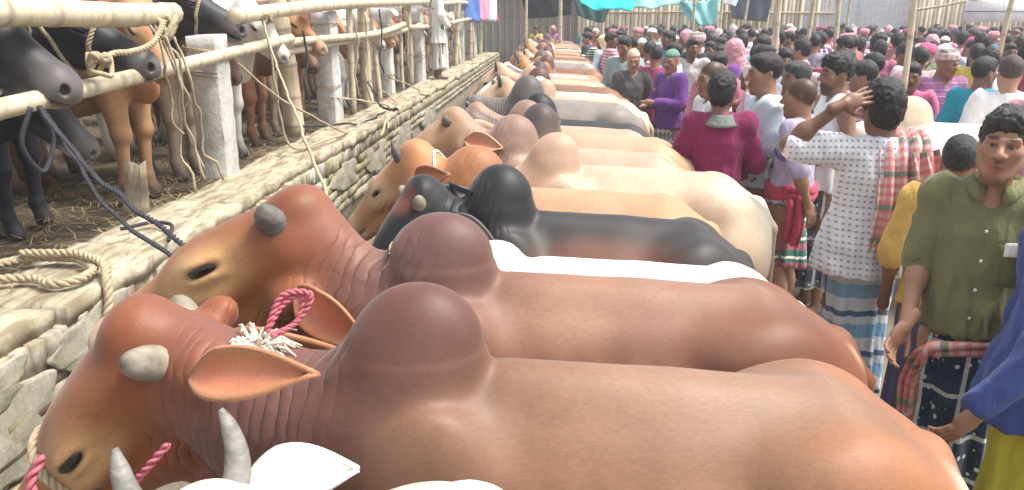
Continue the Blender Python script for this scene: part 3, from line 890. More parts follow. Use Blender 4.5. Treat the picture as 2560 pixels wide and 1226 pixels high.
for k, (y_, z_, L_, H_) in enumerate([(1.4, .69, .7, .2), (2.05, .70, .5, .16), (2.72, .68, .55, .2), (3.3, .67, .5, .2), (1.55, .62, .55, .22), (2.15, .50, .75, .34), (2.75, .60, .5, .2), (3.35, .48, .6, .3), (4.3, .52, .8, .26), (5.3, .45, .9, .3), (6.4, .55, .8, .24), (7.6, .5, 1.0, .3), (9.0, .5, 1.1, .3), (10.8, .48, 1.2, .3)]):
    v, q = patch_geo(L_, H_, 40 + k); wobj('plaster_patch', to_mesh('plaster_patch', v, q, M['plaster']), -1.888, y_, z_)
yy = .9; k = 0
while yy < 23.6:
    L = rng.uniform(.7, 1.7)
    v, q = slab_geo(L - .006, .46 + rng.uniform(-.03, .03), .075 + rng.uniform(-.006, .006), k)
    wobj('coping_stone', to_mesh('coping_stone', v, q, M['coping']), -2.125 + rng.uniform(-.015, .015), yy + L / 2, .772, rng.uniform(-.012, .012))
    yy += L; k += 1

# bamboo poles
def bamboo_geo(p0, p1, r0, r1, seed, bow=.02, n=10, seg=.34):
    p0, p1 = np.array(p0, float), np.array(p1, float); L = np.linalg.norm(p1 - p0)
    rg = np.random.default_rng(seed); off = rg.normal(0, 1, 3) * bow; off2 = rg.normal(0, 1, 3) * bow * .5
    ts, rr, cc = [], [], []
    nodes = []; s = rg.uniform(.05, .2)
    while s < L: nodes.append(s); s += seg * rg.uniform(.75, 1.15)
    marks = sorted(set([0, L] + [m + d for m in nodes for d in (-.03, -.008, 0, .008, .03) if 0 < m + d < L]))
    P = []
    for s in marks:
        t = s / L; r = r0 + (r1 - r0) * t
        dm = min([abs(s - m) for m in nodes] + [9]);
        r *= 1.06 if dm < .002 else (1.035 if dm < .012 else 1.0)
        P.append(p0 + (p1 - p0) * t + off * math.sin(math.pi * t) + off2 * math.sin(2 * math.pi * t)); rr.append(r)
        cc.append(.66 if dm < .01 else 1.0 - .1 * rg.random())
    v, q = tube(P, rr, n)
    cc = [cc[0]] + cc + [cc[-1]]
    C = np.repeat(np.array(cc), n)[:, None] * np.ones((1, 3))
    return v, q, C
def bamboo(name, p0, p1, r0, r1, seed, parent=None, **k):
    base = np.array(p0, float); v, q, C = bamboo_geo((0, 0, 0), np.array(p1, float) - base, r0, r1, seed, **k)
    return obj(name, to_mesh(name, v, q, M['bamboo'], C), parent, tuple(base if parent is None else base - np.array(parent.location)))

fence = thing('pen_fence', 'bamboo rail fence of concrete and bamboo posts standing along the wall top', 'fence', (-2.35, 3.0, .85))
def post_geo(wd, H, seed):
    rg = np.random.default_rng(seed); zs = np.linspace(0, H, 14); R = []
    b = wd * .03
    for z in zs:
        h = wd / 2
        R += [(sx * (h - (b if k else 0)), sy * (h - (0 if k else b)), z) for sx, sy, k in ((-1, -1, 1), (1, -1, 1), (1, -1, 0), (1, 1, 0), (1, 1, 1), (-1, 1, 1), (-1, 1, 0), (-1, -1, 0))]
    V_ = np.array(R); V_[:, :2] += rg.normal(0, .0035, (len(V_), 2)); V_[-8:, 2] += rg.uniform(-.02, .01, 8)
    Q = []
    for i in range(13):
        for j in range(8): Q.append((i * 8 + j, i * 8 + (j + 1) % 8, i * 8 + 8 + (j + 1) % 8, i * 8 + 8 + j))
    t = 13 * 8
    Q += [(t, t + 1, t + 2, t + 3), (t, t + 3, t + 4, t + 7), (t + 4, t + 5, t + 6, t + 7)]
    return V_, np.array(Q)
PO = []
for i, (x, y, H, wd) in enumerate([(-2.40, 5.06, .97, .20), (-2.43, 7.86, 1.14, .20), (-2.46, 10.7, 1.20, .20), (-2.40, 12.95, 1.2, .19), (-2.40, 15.7, 1.2, .19), (-2.40, 18.4, 1.2, .19), (-2.40, 21.2, 1.2, .19), (-2.42, 2.2, 1.1, .2)]):
    v, q = post_geo(wd, H, i)
    o = obj('concrete_post', to_mesh('concrete_post', v, q, M['concrete'], smooth=False), fence, (x + 2.35, y - 3, -.02)); o.rotation_euler = (rng.uniform(-.02, .02), rng.uniform(-.03, .02), rng.uniform(-.15, .05))
    PO.append((x, y, wd))
for i, (x, y, tx, ty, z1, r) in enumerate([(-2.52, 7.0, -.05, -.12, 2.25, .085), (-2.36, 9.2, .02, -.15, 2.3, .07), (-2.43, 12.2, .08, -.35, 2.2, .06), (-2.34, 9.75, -.1, .1, 2.1, .035), (-2.38, 8.55, .02, .05, 2.2, .04), (-2.36, 14.3, 0, .1, 2.2, .06), (-2.3, 16.8, .1, 0, 2.2, .06), (-2.25, 19.2, 0, 0, 2.3, .06), (-2.25, 20.1, -.1, 0, 2.3, .05), (-2.4, 11.5, .0, 0, 2.2, .03), (-2.3, 17.6, -.1, .2, 2.2, .05), (-2.3, 22.2, .1, .2, 2.3, .05)]):
    bamboo('bamboo_post', (x, y, .82), (x + tx, y + ty, z1), r, r * .85, 30 + i, fence, bow=.012)
for i, (a, b, r0, r1) in enumerate([((-2.28, 2.2, 1.885), (-2.28, 4.45, 1.935), .066, .062), ((-2.28, 5.30, 1.915), (-2.27, 13.4, 2.16), .058, .05), ((-2.28, 2.1, 1.52), (-2.28, 6.4, 1.735), .045, .04), ((-2.30, 5.9, 1.70), (-2.28, 11.2, 1.80), .035, .04), ((-2.33, 6.3, 1.62), (-2.30, 12.6, 1.78), .03, .03), ((-2.28, 13.0, 2.1), (-2.22, 20.0, 2.2), .05, .045), ((-2.27, 11.6, 1.75), (-2.2, 20.5, 1.85), .04, .04)]):
    bamboo('bamboo_rail', a, b, r0, r1, 60 + i, fence, bow=.03)
# lashings round the posts
for (x, y, wd), zz in [(PO[0], 1.55), (PO[0], 1.70), (PO[1], 1.83), (PO[1], 1.2), (PO[2], 1.80), (PO[2], 1.12), (PO[3], 1.8), (PO[3], 1.25)]:
    for t in range(2):
        h = wd / 2 + .006; z = zz + t * .016
        P = [(-h, -h, 0), (h, -h, rng.uniform(-.02, .02)), (h, h, 0), (-h, h, .01), (-h, -h, .012)]
        v, q = tube(np.array(P) + V3(x + 2.35, y - 3, z - .85), .005, 5)
        obj('lashing', to_mesh('lashing', v, q, M['rope']), fence)

# cords hanging from the rails and running down to the animals
def cord(label, pts, r=.008, mat='rope', n=30, wob=0.0, strands=0, group=None, name='rope', seed=0):
    c = spline(pts, n)
    if wob: c = c + np.stack([vnoise(c * 9 + i * 11 + seed, seed + i) for i in range(3)], 1) * wob
    base = c[0]; v, q = rope_geo(c - base, r, strands, pitch=r * 5)
    return tag(obj(name, to_mesh(name, v, q, M[mat]), None, tuple(base)), label, 'rope', group)
HG = 'cords hanging from the pen rails'
def knot(p, r, mat, label, cat='rope knot', seed=0, n=26):
    rg = np.random.default_rng(seed); a = np.cumsum(rg.uniform(.5, 1.1, n)); el = rg.uniform(-1, 1, n)
    P = np.stack([np.cos(a) * r * .8, np.sin(a) * r * (.5 + .4 * rg.random(n)), el * r], 1)
    v, q = tube(spline(P, 110), r * .22, 6)
    return tag(obj('rope_knot', to_mesh('rope_knot', v, q, M[mat]), None, p), label, cat)
knot((-2.22, 4.22, 1.86), .075, 'rope', 'big pale rope knot at the end of the thick near rail', seed=1)
knot((-2.22, 3.55, 1.70), .06, 'rope', 'pale rope knot on the halter of the black cow behind the lower rail', seed=2)
knot((-2.22, 5.75, 1.90), .045, 'rope', 'small rope knot on the upper rail right of the concrete post', seed=3)
for i, (y0, z0, y1, z1, sx) in enumerate([(4.20, 1.83, 4.30, .87, -2.24), (4.26, 1.80, 4.42, 1.0, -2.23), (4.15, 1.80, 4.36, .95, -2.2), (4.33, 1.80, 4.62, .90, -2.22), (4.10, 1.86, 4.28, 1.25, -2.26)]):
    cord('pale cord hanging in a loose tangle below the big knot on the near rail', [(sx, y0, z0), (sx + .04, y0 + .03, z0 * .7 + z1 * .3), (sx - .02, (y0 + y1) / 2 + .05, z0 * .35 + z1 * .65), (sx + .02, y1, z1)], .0085, 'rope', 26, .03, group=HG, seed=i)
cord('pale looped rope from the big knot back to the black cow', [(-2.22, 4.2, 1.88), (-2.2, 4.0, 1.78), (-2.2, 3.8, 1.75), (-2.22, 3.58, 1.72)], .016, 'rope', 24, .015, 3)
cord('pale rope slanting from the upper rail down to the black zebu', [(-2.24, 5.72, 1.88), (-1.9, 5.0, 1.62), (-1.4, 3.9, 1.42), (-.86, 2.72, 1.20)], .008, 'rope', 30, .008)
cord('thin brown rope slanting across the wall right of the first concrete post', [(-2.30, 5.30, 1.60), (-2.2, 5.75, 1.32), (-2.06, 6.3, 1.06), (-1.96, 6.75, .88)], .009, 'rope', 30, .008)
cord('pale rope dropping from the upper rail and lying along the wall top', [(-2.24, 5.74, 1.86), (-2.22, 5.80, 1.4), (-2.2, 5.84, 1.0), (-2.12, 5.9, .885), (-1.99, 6.3, .885), (-1.97, 6.9, .885)], .010, 'rope', 40, .01)
cord('dark rope tied under the near rail and running down to the raised brown head', [(-2.2, 3.05, 1.55), (-1.88, 2.72, 1.45), (-1.55, 2.40, 1.37), (-1.09, 2.02, 1.27)], .009, 'rope_dark', 36, .008, 2)
cord('second dark rope of the near pair lying over the wall edge', [(-2.2, 3.07, 1.54), (-1.95, 2.85, 1.38), (-1.6, 2.48, 1.25), (-1.12, 2.05, 1.20)], .008, 'rope_dark', 36, .008, 2)
cord('dark loop of rope hanging beneath the near rail', [(-2.22, 3.02, 1.55), (-2.26, 2.98, 1.40), (-2.24, 3.05, 1.27), (-2.22, 3.12, 1.40), (-2.21, 3.06, 1.55)], .011, 'rope_dark', 30, .004)
cord('dark cord lying flat on the wall top beside the rope pair', [(-2.22, 3.5, .885), (-2.1, 3.62, .885), (-1.98, 3.55, .885), (-1.86, 3.3, .885)], .010, 'rope_dark', 26, .006)
cord('thick pale coiled rope on the near wall top', [(-2.44, 2.62, .90), (-2.40, 2.95, .885), (-2.22, 3.02, .885), (-2.02, 2.93, .885), (-1.95, 2.78, .885), (-2.02, 2.70, .885), (-2.16, 2.74, .885), (-2.3, 2.70, .885), (-2.40, 2.60, .885)], .020, 'rope', 60, .008, 3)
cord('thick pale rope end hanging over the wall edge beside the coil', [(-2.36, 2.98, .915), (-2.12, 2.98, .915), (-1.95, 2.9, .91), (-1.87, 2.80, .85), (-1.85, 2.72, .70), (-1.84, 2.6, .5)], .019, 'rope', 40, .006, 3)
for i, (a, b, c, r, mt, l) in enumerate([((-2.4, 7.7, 1.12), (-1.95, 8.4, .95), (-.95, 3.95, 1.3), .008, 'rope', 'brown tether from the second concrete post to the grey tan zebu'), ((-2.3, 9.0, 1.15), (-2.0, 8.2, 1.02), (-1.2, 5.5, 1.25), .011, 'rope_dark', 'dark tether from the bamboo post to a spotted brown head'), ((-2.42, 10.6, 1.1), (-1.95, 10.3, .96), (-1.2, 7.0, 1.2), .010, 'rope', 'pale tether from the third concrete post'), ((-2.4, 7.8, 1.1), (-2.0, 8.6, .93), (-1.85, 8.0, .75), .010, 'rope', 'pale rope slung over the wall by the second concrete post'), ((-2.4, 6.9, .92), (-2.1, 7.3, .885), (-1.95, 8.3, .885), .012, 'rope_dark', 'dark rope lying round the foot of the leaning bamboo post'), ((-2.4, 9.9, 1.0), (-2.1, 9.5, .89), (-1.96, 9.0, .6), .009, 'rope', 'pale loose rope end over the wall edge farther on')]):
    m = tuple((np.array(b) * 2 + np.array(c)) / 3 - V3(0, 0, .04))
    cord(l, [a, b, m, c], r, mt, 30, .012, seed=i)
for i, (y, z, ln) in enumerate([(6.6, 1.8, .6), (8.3, 1.95, .9), (8.75, 1.95, 1.0), (9.5, 2.0, .8), (11.2, 2.0, .9), (13.2, 2.0, .8), (14.8, 2.0, .9), (16.0, 2.0, .9)]):
    cord('thin loose cord hanging straight down from the rail farther along', [(-2.24, y, z), (-2.22, y + .03, z - ln * .4), (-2.25, y - .04, z - ln * .75), (-2.23, y + .05, z - ln)], .010, 'rope' if i % 3 else 'rope_dark', 20, .02, group='loose cords farther along the fence', seed=i)
# broken plank standing in the pen
G = np.zeros((6, 4, 3))
for i, z in enumerate(np.linspace(0, .34, 6)):
    for j, x in enumerate(np.linspace(-.08, .08, 4)):
        G[i, j] = (x * (1 - .3 * i / 5), .02 * math.sin(i), z + (rng.uniform(-.04, .05) if i == 5 else 0))
v, q, _ = sheet_geo(G, .035); o = tag(obj('broken_plank', to_mesh('broken_plank', v, q, M['wood'], smooth=False), None, (-2.62, 4.32, .72)), 'broken pale plank stuck upright in the pen straw', 'plank'); o.rotation_euler = (.1, .12, .5)
# bamboo back wall and thatched shade roof of the pen
pb = thing('pen_back_wall', 'dark split bamboo wall closing the back of the cattle pen', 'wall', (-6.6, 3, .7))
slat = to_mesh('pen_slat', *box_geo(.02, .17, 2.1, .006, rng, .2), M['wood'], smooth=False)
for i in range(105):
    o = obj('slat', slat, pb, (rng.uniform(-.02, .02), -.9 + i * .185, 1.02)); o.rotation_euler = (rng.uniform(-.02, .02), 0, rng.uniform(-.05, .05))

# ------------------------------------------------------------------ the tethered row, nearest first
ROW = 'cattle tethered in a row along the brick wall'
HAL = lambda mt, st=0: ('halter', .33, -.11, (1, 0, .05), .011, mt, st)
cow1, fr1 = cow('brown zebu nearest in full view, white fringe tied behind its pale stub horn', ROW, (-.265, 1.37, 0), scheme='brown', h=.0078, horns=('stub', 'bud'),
                poll=(-.665, .04, 1.285), fwd=(-.69, -.02, -.72), earpos=(-.095, .150, -.105), earw=.19, hornoff=(-.055, .02, -.03), roll=.27, hs=1.32, hump=.94, ears=((.93, -.36, .25, (.25, -.75, .55)), (.92, .25, -.12, (-.2, .3, .8), (.0, -.10, -.15))), earL=.30, hornmat='horn_pale', neckdrop=.03,
                patches=[((.62, 0, 1.20), (.36, .14, .07), (.29, .172, .113), .75), ((.30, -.24, .92), (.22, .16, .12), (.27, .105, .04), .6), ((.80, -.22, 1.0), (.18, .14, .12), (.24, .088, .032), .75), ((.12, -.2, 1.0), (.10, .1, .14), (.17, .075, .05), .5), ((.56, -.24, 1.04), (.14, .12, .07), (.30, .172, .112), .6), ((1.03, -.10, .96), (.06, .07, .12), (.78, .72, .62), .9)],  # the pale spine patch is the back's highlight painted into the coat
                halter=[('halter', .285, -.11, (1, 0, .1), .012, 'rope', 3)])
cow2, fr2 = cow('brown zebu second in the row, head raised, drooping ear, thin cord round its neck', ROW, (-.30, 1.915, 0), scheme='chestnut', h=.008, scale=(1.04, 1, 1),
                poll=(-.425, .03, 1.44), fwd=(-.90, -.03, -.43), roll=-.13, hs=1.42, ex=.17, ez=-.062, hump=.96, ears=((.80, -.40, -.50, (.3, -.85, -.2)), (.1, .85, -.55)), earL=.25, earpos=(.015, .115, -.16), hornoff=(-.01, .006, -.01), wither=.0, neckdrop=.05,
                patches=[((.33, -.1, 1.17), (.15, .2, .09), (.32, .185, .118), .7), ((.62, 0, 1.21), (.36, .12, .05), (.28, .152, .10), .7), ((.52, -.20, 1.08), (.14, .14, .07), (.16, .062, .034), .7), ((.86, -.1, 1.08), (.16, .2, .13), (.13, .043, .018), .85), ((.70, -.25, .95), (.16, .12, .1), (.30, .125, .05), .6), ((.30, -.25, 1.0), (.18, .12, .07), (.33, .165, .085), .6), ((1.04, -.08, 1.0), (.035, .05, .08), (.72, .55, .36), .8)],  # the long pale band on the spine is highlight, put in as coat colour
                halter=[('neck_cord', -.16, -.10, (1, 0, .25), .007, 'rope', 0)])
cow0, fr0 = cow('white cow at the bottom of the frame with two upright grey horns', ROW, (-.165, .88, 0), scheme=pal(**{**SCHEMES['white'], 'hump': (.42, .35, .27)}), h=.011,
                poll=(-.435, .16, 1.128), fwd=(-.60, .52, -.60), earpos=(.06, .118, .0), hs=.88, hump=.9, wither=-.125, ears=((.3, -.8, .1), (.97, -.05, .22, (-.2, -.65, .7))), earL=.215, horns=('big', 'big'), hornmat='horn_grey', earw=.30, earcup=.28, fat=.95)
cow_w, _ = cow('white cow squeezed between the brown and the black one, only its back showing', ROW, (-.20, 2.27, 0), scheme='white', h=.02, hump=.72, wither=-.08, scale=.945,
               poll=(-.60, .02, .98), fwd=(-.6, 0, -.8), horns=('stub', 'stub'))
cow3, _ = cow('black zebu with reddish forehead, black hump and a pale horn stub', ROW, (-.195, 2.63, -.01), scheme=pal(**{**SCHEMES['black'], 'hp': [((.05, 0, .0), (.07, .07, .04), (.20, .06, .04), .85)], 'head': (.008, .008, .009), 'face': (.007, .007, .008), 'flank': (.05, .028, .022)}), h=.011, scale=(.85, 1, 1),
              poll=(-.375, -.07, 1.335), fwd=(-.60, -.42, -.68), hs=1.05, hump=1.0, ears=((.9, -.35, -.25, (-.2, -.8, .3)), (.9, .1, .25, (.0, -.8, .5))), earL=.23, hornmat='horn_pale', neckdrop=.04,
              patches=[((.42, -.2, 1.08), (.34, .16, .13), (.22, .085, .045), .65)], halter=[('halter', .33, -.11, (1, 0, .05), .008, 'rope_dark', 0), ('neck_cord', -.15, -.1, (1, 0, .3), .010, 'rope_dark', 0)])
cow4, _ = cow('orange tan zebu with upright dark horn and open red ear, beside the black cow', ROW, (-.335, 3.03, -.01), scheme='orange', h=.012, scale=(.95, 1, 1), poll=(-.31, .04, 1.39), fwd=(-.75, .20, -.60), hs=.98,
              ears=((.65, -.60, .25, (-.25, -.85, .2)), (.9, .3, -.1, (0, -.8, .5))), earL=.22, horns=('small', 'small'), halter=[('neck_cord', -.10, -.1, (1, 0, .3), .008, 'rope_white', 0)])
cow5, _ = cow('cream zebu with a broad pale rump, standing a step behind its neighbours', ROW, (.0, 3.47, 0), scheme='cream', h=.012, scale=(.92, 1, 1), poll=(-.62, .0, 1.08), fwd=(-.7, 0, -.7), hump=.86, fat=1.1,
              patches=[((1.02, -.05, .95), (.10, .2, .3), (.66, .60, .50), .8)], horns=('stub', 'stub'))
cow6, _ = cow('grey tan zebu with brown hump, wrinkled neck, dark muzzle and a pink halter', ROW, (-.225, 3.97, .0), scheme='greytan', h=.013, scale=(.92, 1, 1), poll=(-.40, .02, 1.415), fwd=(-.80, -.16, -.54), ears=((.95, -.3, -.1, (-.1, -.8, .4)), (.8, .6, .1)),
              horns=('stub', 'stub'), halter=[('halter', .30, -.11, (1, 0, .05), .012, 'rope_red', 0)])
cow7, _ = cow('tan zebu with dark purplish hump behind the grey tan one', ROW, (-.10, 4.5, 0), scheme='darkhump', h=.015, scale=(.86, .98, 1), poll=(-.52, 0, 1.34), fwd=(-.8, 0, -.6))

# ------------------------------------------------------------------ people: one skin, clothes and hair as children
def hand_geo(w_, d, n, thumb, curl=.35, size=1.0, h=.0042, spread=.28):
    """palm, four fingers of unequal length and a thumb leaving the side of the palm"""
    d = nrm(d); n = nrm(np.array(n) - d * (np.array(n) @ d)); s = np.cross(n, d) * thumb
    F = Field(h); F.setT(w_, np.stack([d, s, n], 1), size)
    F.rc((-.05, 0, 0), (.01, 0, 0), .026, .024, .02)
    F.el((.048, 0, 0), (.050, .039, .017), k=.02)
    for i, (yb, L) in enumerate([(.028, .070), (.009, .079), (-.010, .073), (-.028, .056)]):
        a = spread * (yb / .03) * .5
        p = V3(.086, yb, 0); ang = 0
        for j, (fr_, rr) in enumerate([(.45, .0092), (.32, .0082), (.26, .0072)]):
            ang += curl * (.75 if j == 0 else .85)
            q = p + L * fr_ * 1.15 * V3(math.cos(ang) * math.cos(a), math.cos(ang) * math.sin(a), math.sin(ang))
            F.rc(p, q, rr, rr * .9, .006); p = q
    p0 = V3(.018, .030, .004); p1 = p0 + .042 * nrm((.75, .62, .30)); p2 = p1 + .034 * nrm((.93, .25, .32))
    F.rc(p0, p1, .0125, .0105, .012); F.rc(p1, p2, .010, .0085, .006)
    return F.build(1)

def head_prims(F, beard):
    F.el((0, .016, .030), (.073, .092, .086), k=.02, tag='skull')
    F.el((0, -.028, -.032), (.058, .062, .082), k=.03, tag='skin')
    for s in (1, -1):
        F.rc((s * .050, .0, -.055), (s * .012, -.060, -.098), .026, .022, .03, 'skin')
        F.el((s * .042, -.062, -.016), (.026, .022, .022), k=.03, tag='skin')
        F.rc((s * .012, -.091, .0195), (s * .048, -.073, .022), .011, .010, .016, 'skin')
        F.el((s * .031, -.094, .002), (.021, .018, .012), k=.012, op='-')
        F.el((s * .031, -.0805, .0105), (.018, .0075, .0046), k=.006, tag='lid')
        F.el((s * .031, -.0785, -.0069), (.017, .0075, .004), k=.006, tag='lid')
        F.el((s * .075, .014, -.008), (.0085, .021, .033), rotz(-s * .35), .010, 'skin')
        F.el((s * .080, .010, -.006), (.005, .011, .019), rotz(-s * .35), .006, op='-')
    F.el((0, -.072, -.100), (.022, .020, .018), k=.02, tag='skin')
    F.rc((0, -.083, .014), (0, -.113, -.026), .0095, .0138, .010, 'skin')
    for s in (1, -1): F.el((s * .0165, -.099, -.030), (.0105, .013, .0095), k=.008, tag='skin')
    for s in (1, -1): F.el((s * .009, -.110, -.0405), (.0052, .007, .004), k=.004, op='-')
    for s in (1, -1): F.rc((0, -.0965, -.0555), (s * .024, -.078, -.0635), .0068, .004, .006, 'lip')
    for s in (1, -1): F.rc((0, -.0935, -.0705), (s * .021, -.078, -.0700), .0085, .005, .006, 'lip')
    for s in (1, -1): F.rc((0, -.105, -.0625), (s * .022, -.088, -.0668), .0030, .002, .003, op='-')
    F.rc((0, .020, -.05), (0, .030, -.185), .052, .058, .03, 'skin')

def hair_parts(hair, hc, HR, h, seed=0):
    out = {}
    F = Field(h); F.setT(hc, HR)
    if hair in ('short', 'curly', 'mop'):
        g = {'short': .007, 'curly': .011, 'mop': .016}[hair]
        F.el((0, .018, .034), (.073 + g, .093 + g, .087 + g), k=.02)
        if hair == 'mop': F.el((0, .05, -.01), (.074, .062, .085), k=.03)
        F.el((0, -.04, .085), (.06, .05, .03), k=.03)
        F.el((0, -.085, -.035), (.072, .072, .083 if hair != 'mop' else .078), k=.018, op='-')
        F.cut((0, -.45, -1), (0, -.05, -.012) if hair != 'mop' else (0, .03, -.075))
        for s in (1, -1): F.el((s * .09, .0, -.025), (.03, .03, .036), k=.01, op='-')
        Vt, Q = F.build(1); Nn = vnormals(Vt, Q)
        a = {'short': .003, 'curly': .007, 'mop': .006}[hair]
        Vt = Vt + Nn * (a * (vnoise(Vt * 55 + seed, seed) + .7 * vnoise(Vt * 120 + seed, seed + 1)))[:, None]
        out['hair'] = to_mesh('person_hair', Vt, Q, M['hair'])
    elif hair == 'cap':
        F.el((0, .018, .034), (.082, .101, .090), k=.02); F.cut((0, -.12, -1), (0, 0, .045))
        Vt, Q = F.build(1); out['cap'] = to_mesh('person_cap', Vt, Q, M['cloth_plain'])
    elif hair in ('turban', 'hood'):
        if hair == 'turban':
            for k_ in range(4): F.rc((-.08, .0, .05 + .012 * k_), (.08, .02, .065 - .008 * k_ + .012), .040, .040, .03)
            F.el((0, .018, .055), (.094, .112, .075), k=.03); F.rc((.05, .09, .05), (.085, .11, -.09), .03, .018, .03)
            F.cut((0, -.2, -1), (0, 0, .026))
        else:
            F.el((0, .022, .020), (.092, .110, .112), k=.03); F.rc((0, .05, -.05), (0, .07, -.20), .085, .11, .05)
            F.el((0, -.105, -.03), (.066, .085, .085), k=.02, op='-'); F.cut((0, 0, -1), (0, 0, -.235))
        Vt, Q = F.build(1); Nn = vnormals(Vt, Q)
        Vt = Vt + Nn * (.0035 * np.sin((Vt[:, 2] + Vt[:, 0] * .5) * 120 + vnoise(Vt * 14, seed) * 7) + .006 * vnoise(Vt * 26, seed + 3))[:, None]
        u = np.arctan2(Vt[:, 1], Vt[:, 0]) * .12
        out['head_cloth'] = to_mesh('person_head_cloth', Vt, Q, M['cloth_plain'], uv=np.stack([u, Vt[:, 2]], 1))
    return out

def person_parts(h=.013, arms=None, head=(0, 0, 0), hoff=(0, 0, 0), shirt='tee', sleeve=.55, hem=.80, hair='short', beard=0, shaved=0, hands=None, lean=0.0, hh=None, lungi=(.98, .22), collar=False, seed=0, pattern_uv=True, belly=0.0, legs=True, loose=1.0):
    """builds meshes for one person 1.65 m tall facing -Y; arms = ((elbow, wrist), (elbow, wrist)) for +x and -x"""
    arms = arms or (((.235, .03, 1.08), (.225, -.06, .86)), ((-.235, .03, 1.08), (-.225, -.06, .86)))
    sh = [V3(.172, .01, 1.345), V3(-.172, .01, 1.345)]
    HR = rotz(head[0]) @ rotx(head[1]) @ roty(head[2]); hc = V3(0, -.012, 1.532) + V3(*hoff)
    out = {}
    F = Field(h)
    T = np.array([[0, 1, 0], [0, 0, 1], [1, 0, 0.]])      # loft axis 0 is up, axis 1 across, axis 2 depth
    F.setT((0, 0, 0), np.array([[0, 1.0, 0], [0, 0, 1.0], [1.0, 0, 0]]))
    F.setT(); Rl = np.array([[0, 1.0, 0], [0, 0, 1.0], [1.0, 0, 0]])
    F.loft([(.80, .01, .125, .085), (.95, .005, .118, .08), (1.12, .0, .128, .085), (1.26, .01, .150, .092), (1.35, .015, .125, .07), (1.40, .02, .06, .05)], .04, 'skin', Rl)
    for s_, (e, w_) in zip(sh, arms):
        F.rc(s_ - V3(math.copysign(.05, s_[0]), 0, 0), s_, .055, .056, .05, 'skin')
        F.rc(s_, e, .050, .038, .03, 'skin'); F.rc(e, w_, .038, .026, .02, 'skin')
        m = np.array(e) * .7 + np.array(w_) * .3; F.el(m, (.041, .041, .05), k=.03, tag='skin')
        if not hands:
            d = nrm(np.array(w_) - np.array(e)); F.rc(w_, np.array(w_) + d * .09, .027, .03, .02, 'skin'); F.rc(np.array(w_) + d * .08, np.array(w_) + d * .155 + V3(0, -.02, 0), .024, .015, .02, 'skin')
    if legs:
        for s in (1, -1):
            F.rc((s * .085, 0, .84), (s * .095, -.02, .46), .085, .052, .03, 'skin')
            F.rc((s * .095, -.02, .46), (s * .10, .01, .09), .054, .034, .02, 'skin'); F.el((s * .097, .02, .33), (.05, .055, .10), k=.03, tag='skin')
            F.rc((s * .10, .02, .045), (s * .115, -.135, .025), .035, .026, .03, 'skin')
    F.setT(hc, HR); head_prims(F, beard); F.setT()
    Vt, Q = F.build(1)
    C = F.colour(Vt, {'skin': (1, 1, 1), 'skull': (1, 1, 1), 'lid': (.80, .76, .74), 'lip': (.86, .60, .56)}, .006)
    hl = (Vt - hc) @ HR
    def paint(c, r, col, st_, sharp=1.35):
        g = sstep((sharp - np.linalg.norm((hl - np.array(c)) / np.array(r), axis=1)) * 1.6) * st_
        C[:] = C * (1 - g[:, None]) + np.array(col) * g[:, None]
    dk = (.10, .09, .09)
    for s in (1, -1):
        paint((s * .031, -.088, .0265), (.023, .022, .0060), dk, .92)
        paint((s * .031, -.092, .002), (.019, .014, .008), (.42, .36, .34), .6)
    paint((0, -.097, -.0565), (.025, .03, .0055), (.70, .42, .38), .7)
    paint((0, -.097, -.0705), (.021, .03, .0065), (.74, .45, .41), .7)
    paint((0, -.1, -.0635), (.024, .03, .0024), (.14, .08, .07), .85)
    if beard:
        if beard > 1: paint((0, -.055, -.085), (.068, .06, .045), dk, .80, 1.2)
        else: paint((0, -.055, -.105), (.060, .06, .028), (.30, .27, .26), .7, 1.2)
        paint((0, -.098, -.0465), (.020, .02, .0045), (.3, .27, .25), .6)
        for s in (1, -1): paint((s * .058, -.01, -.055), (.03, .035, .05), (.35, .32, .31), .55)
    if shaved:
        g = sstep(((hl[:, 2] - .045) + (hl[:, 1] + .075) * .62) / .03 + .5) * .88 * (np.abs(hl[:, 2]) < .2) * (hl[:, 2] > -.06)
        C[:] = C * (1 - g[:, None]) + np.array((.16, .16, .175)) * g[:, None]
    geo = [(Vt, Q, C)]
    if hands:
        for (e, w_), hd, tsg in zip(arms, hands, (1, -1)):
            if hd is None: hd = {}
            d = hd.get('d', nrm(np.array(w_) - np.array(e))); nn = hd.get('n', (-tsg, -.2, 0))
            hv, hq = hand_geo(np.array(w_), d, nn, hd.get('t', -tsg), hd.get('curl', .35))
            geo.append((hv, hq, np.ones((len(hv), 3)) * hd.get('tone', 1.0)))
    VV, QQ = join(*[(g[0], g[1]) for g in geo])
    out['body'] = to_mesh('person_body', VV, QQ, M['skin'], np.concatenate([g[2] for g in geo]))
    # eyes
    if h < .0125 and head is not None:
        for s in (1, -1):
            t = np.linspace(0, math.pi, 9)
            v, q = tube([V3(s * .031, -.0735 - .0115 * math.cos(a), .0022) for a in t[::-1]], [max(.0005, .0115 * math.sin(a)) for a in t[::-1]], 12)
            c = np.ones((len(v), 3)) * .33; r = np.hypot(v[:, 0] - s * .031, v[:, 2] - .0022)
            c[(v[:, 1] < -.0735) & (r < .0065)] = (.03, .018, .012)
            out['eye' if s > 0 else 'eye_'] = to_mesh('person_eye', v @ HR.T + hc, q, M['eyeball'], c)
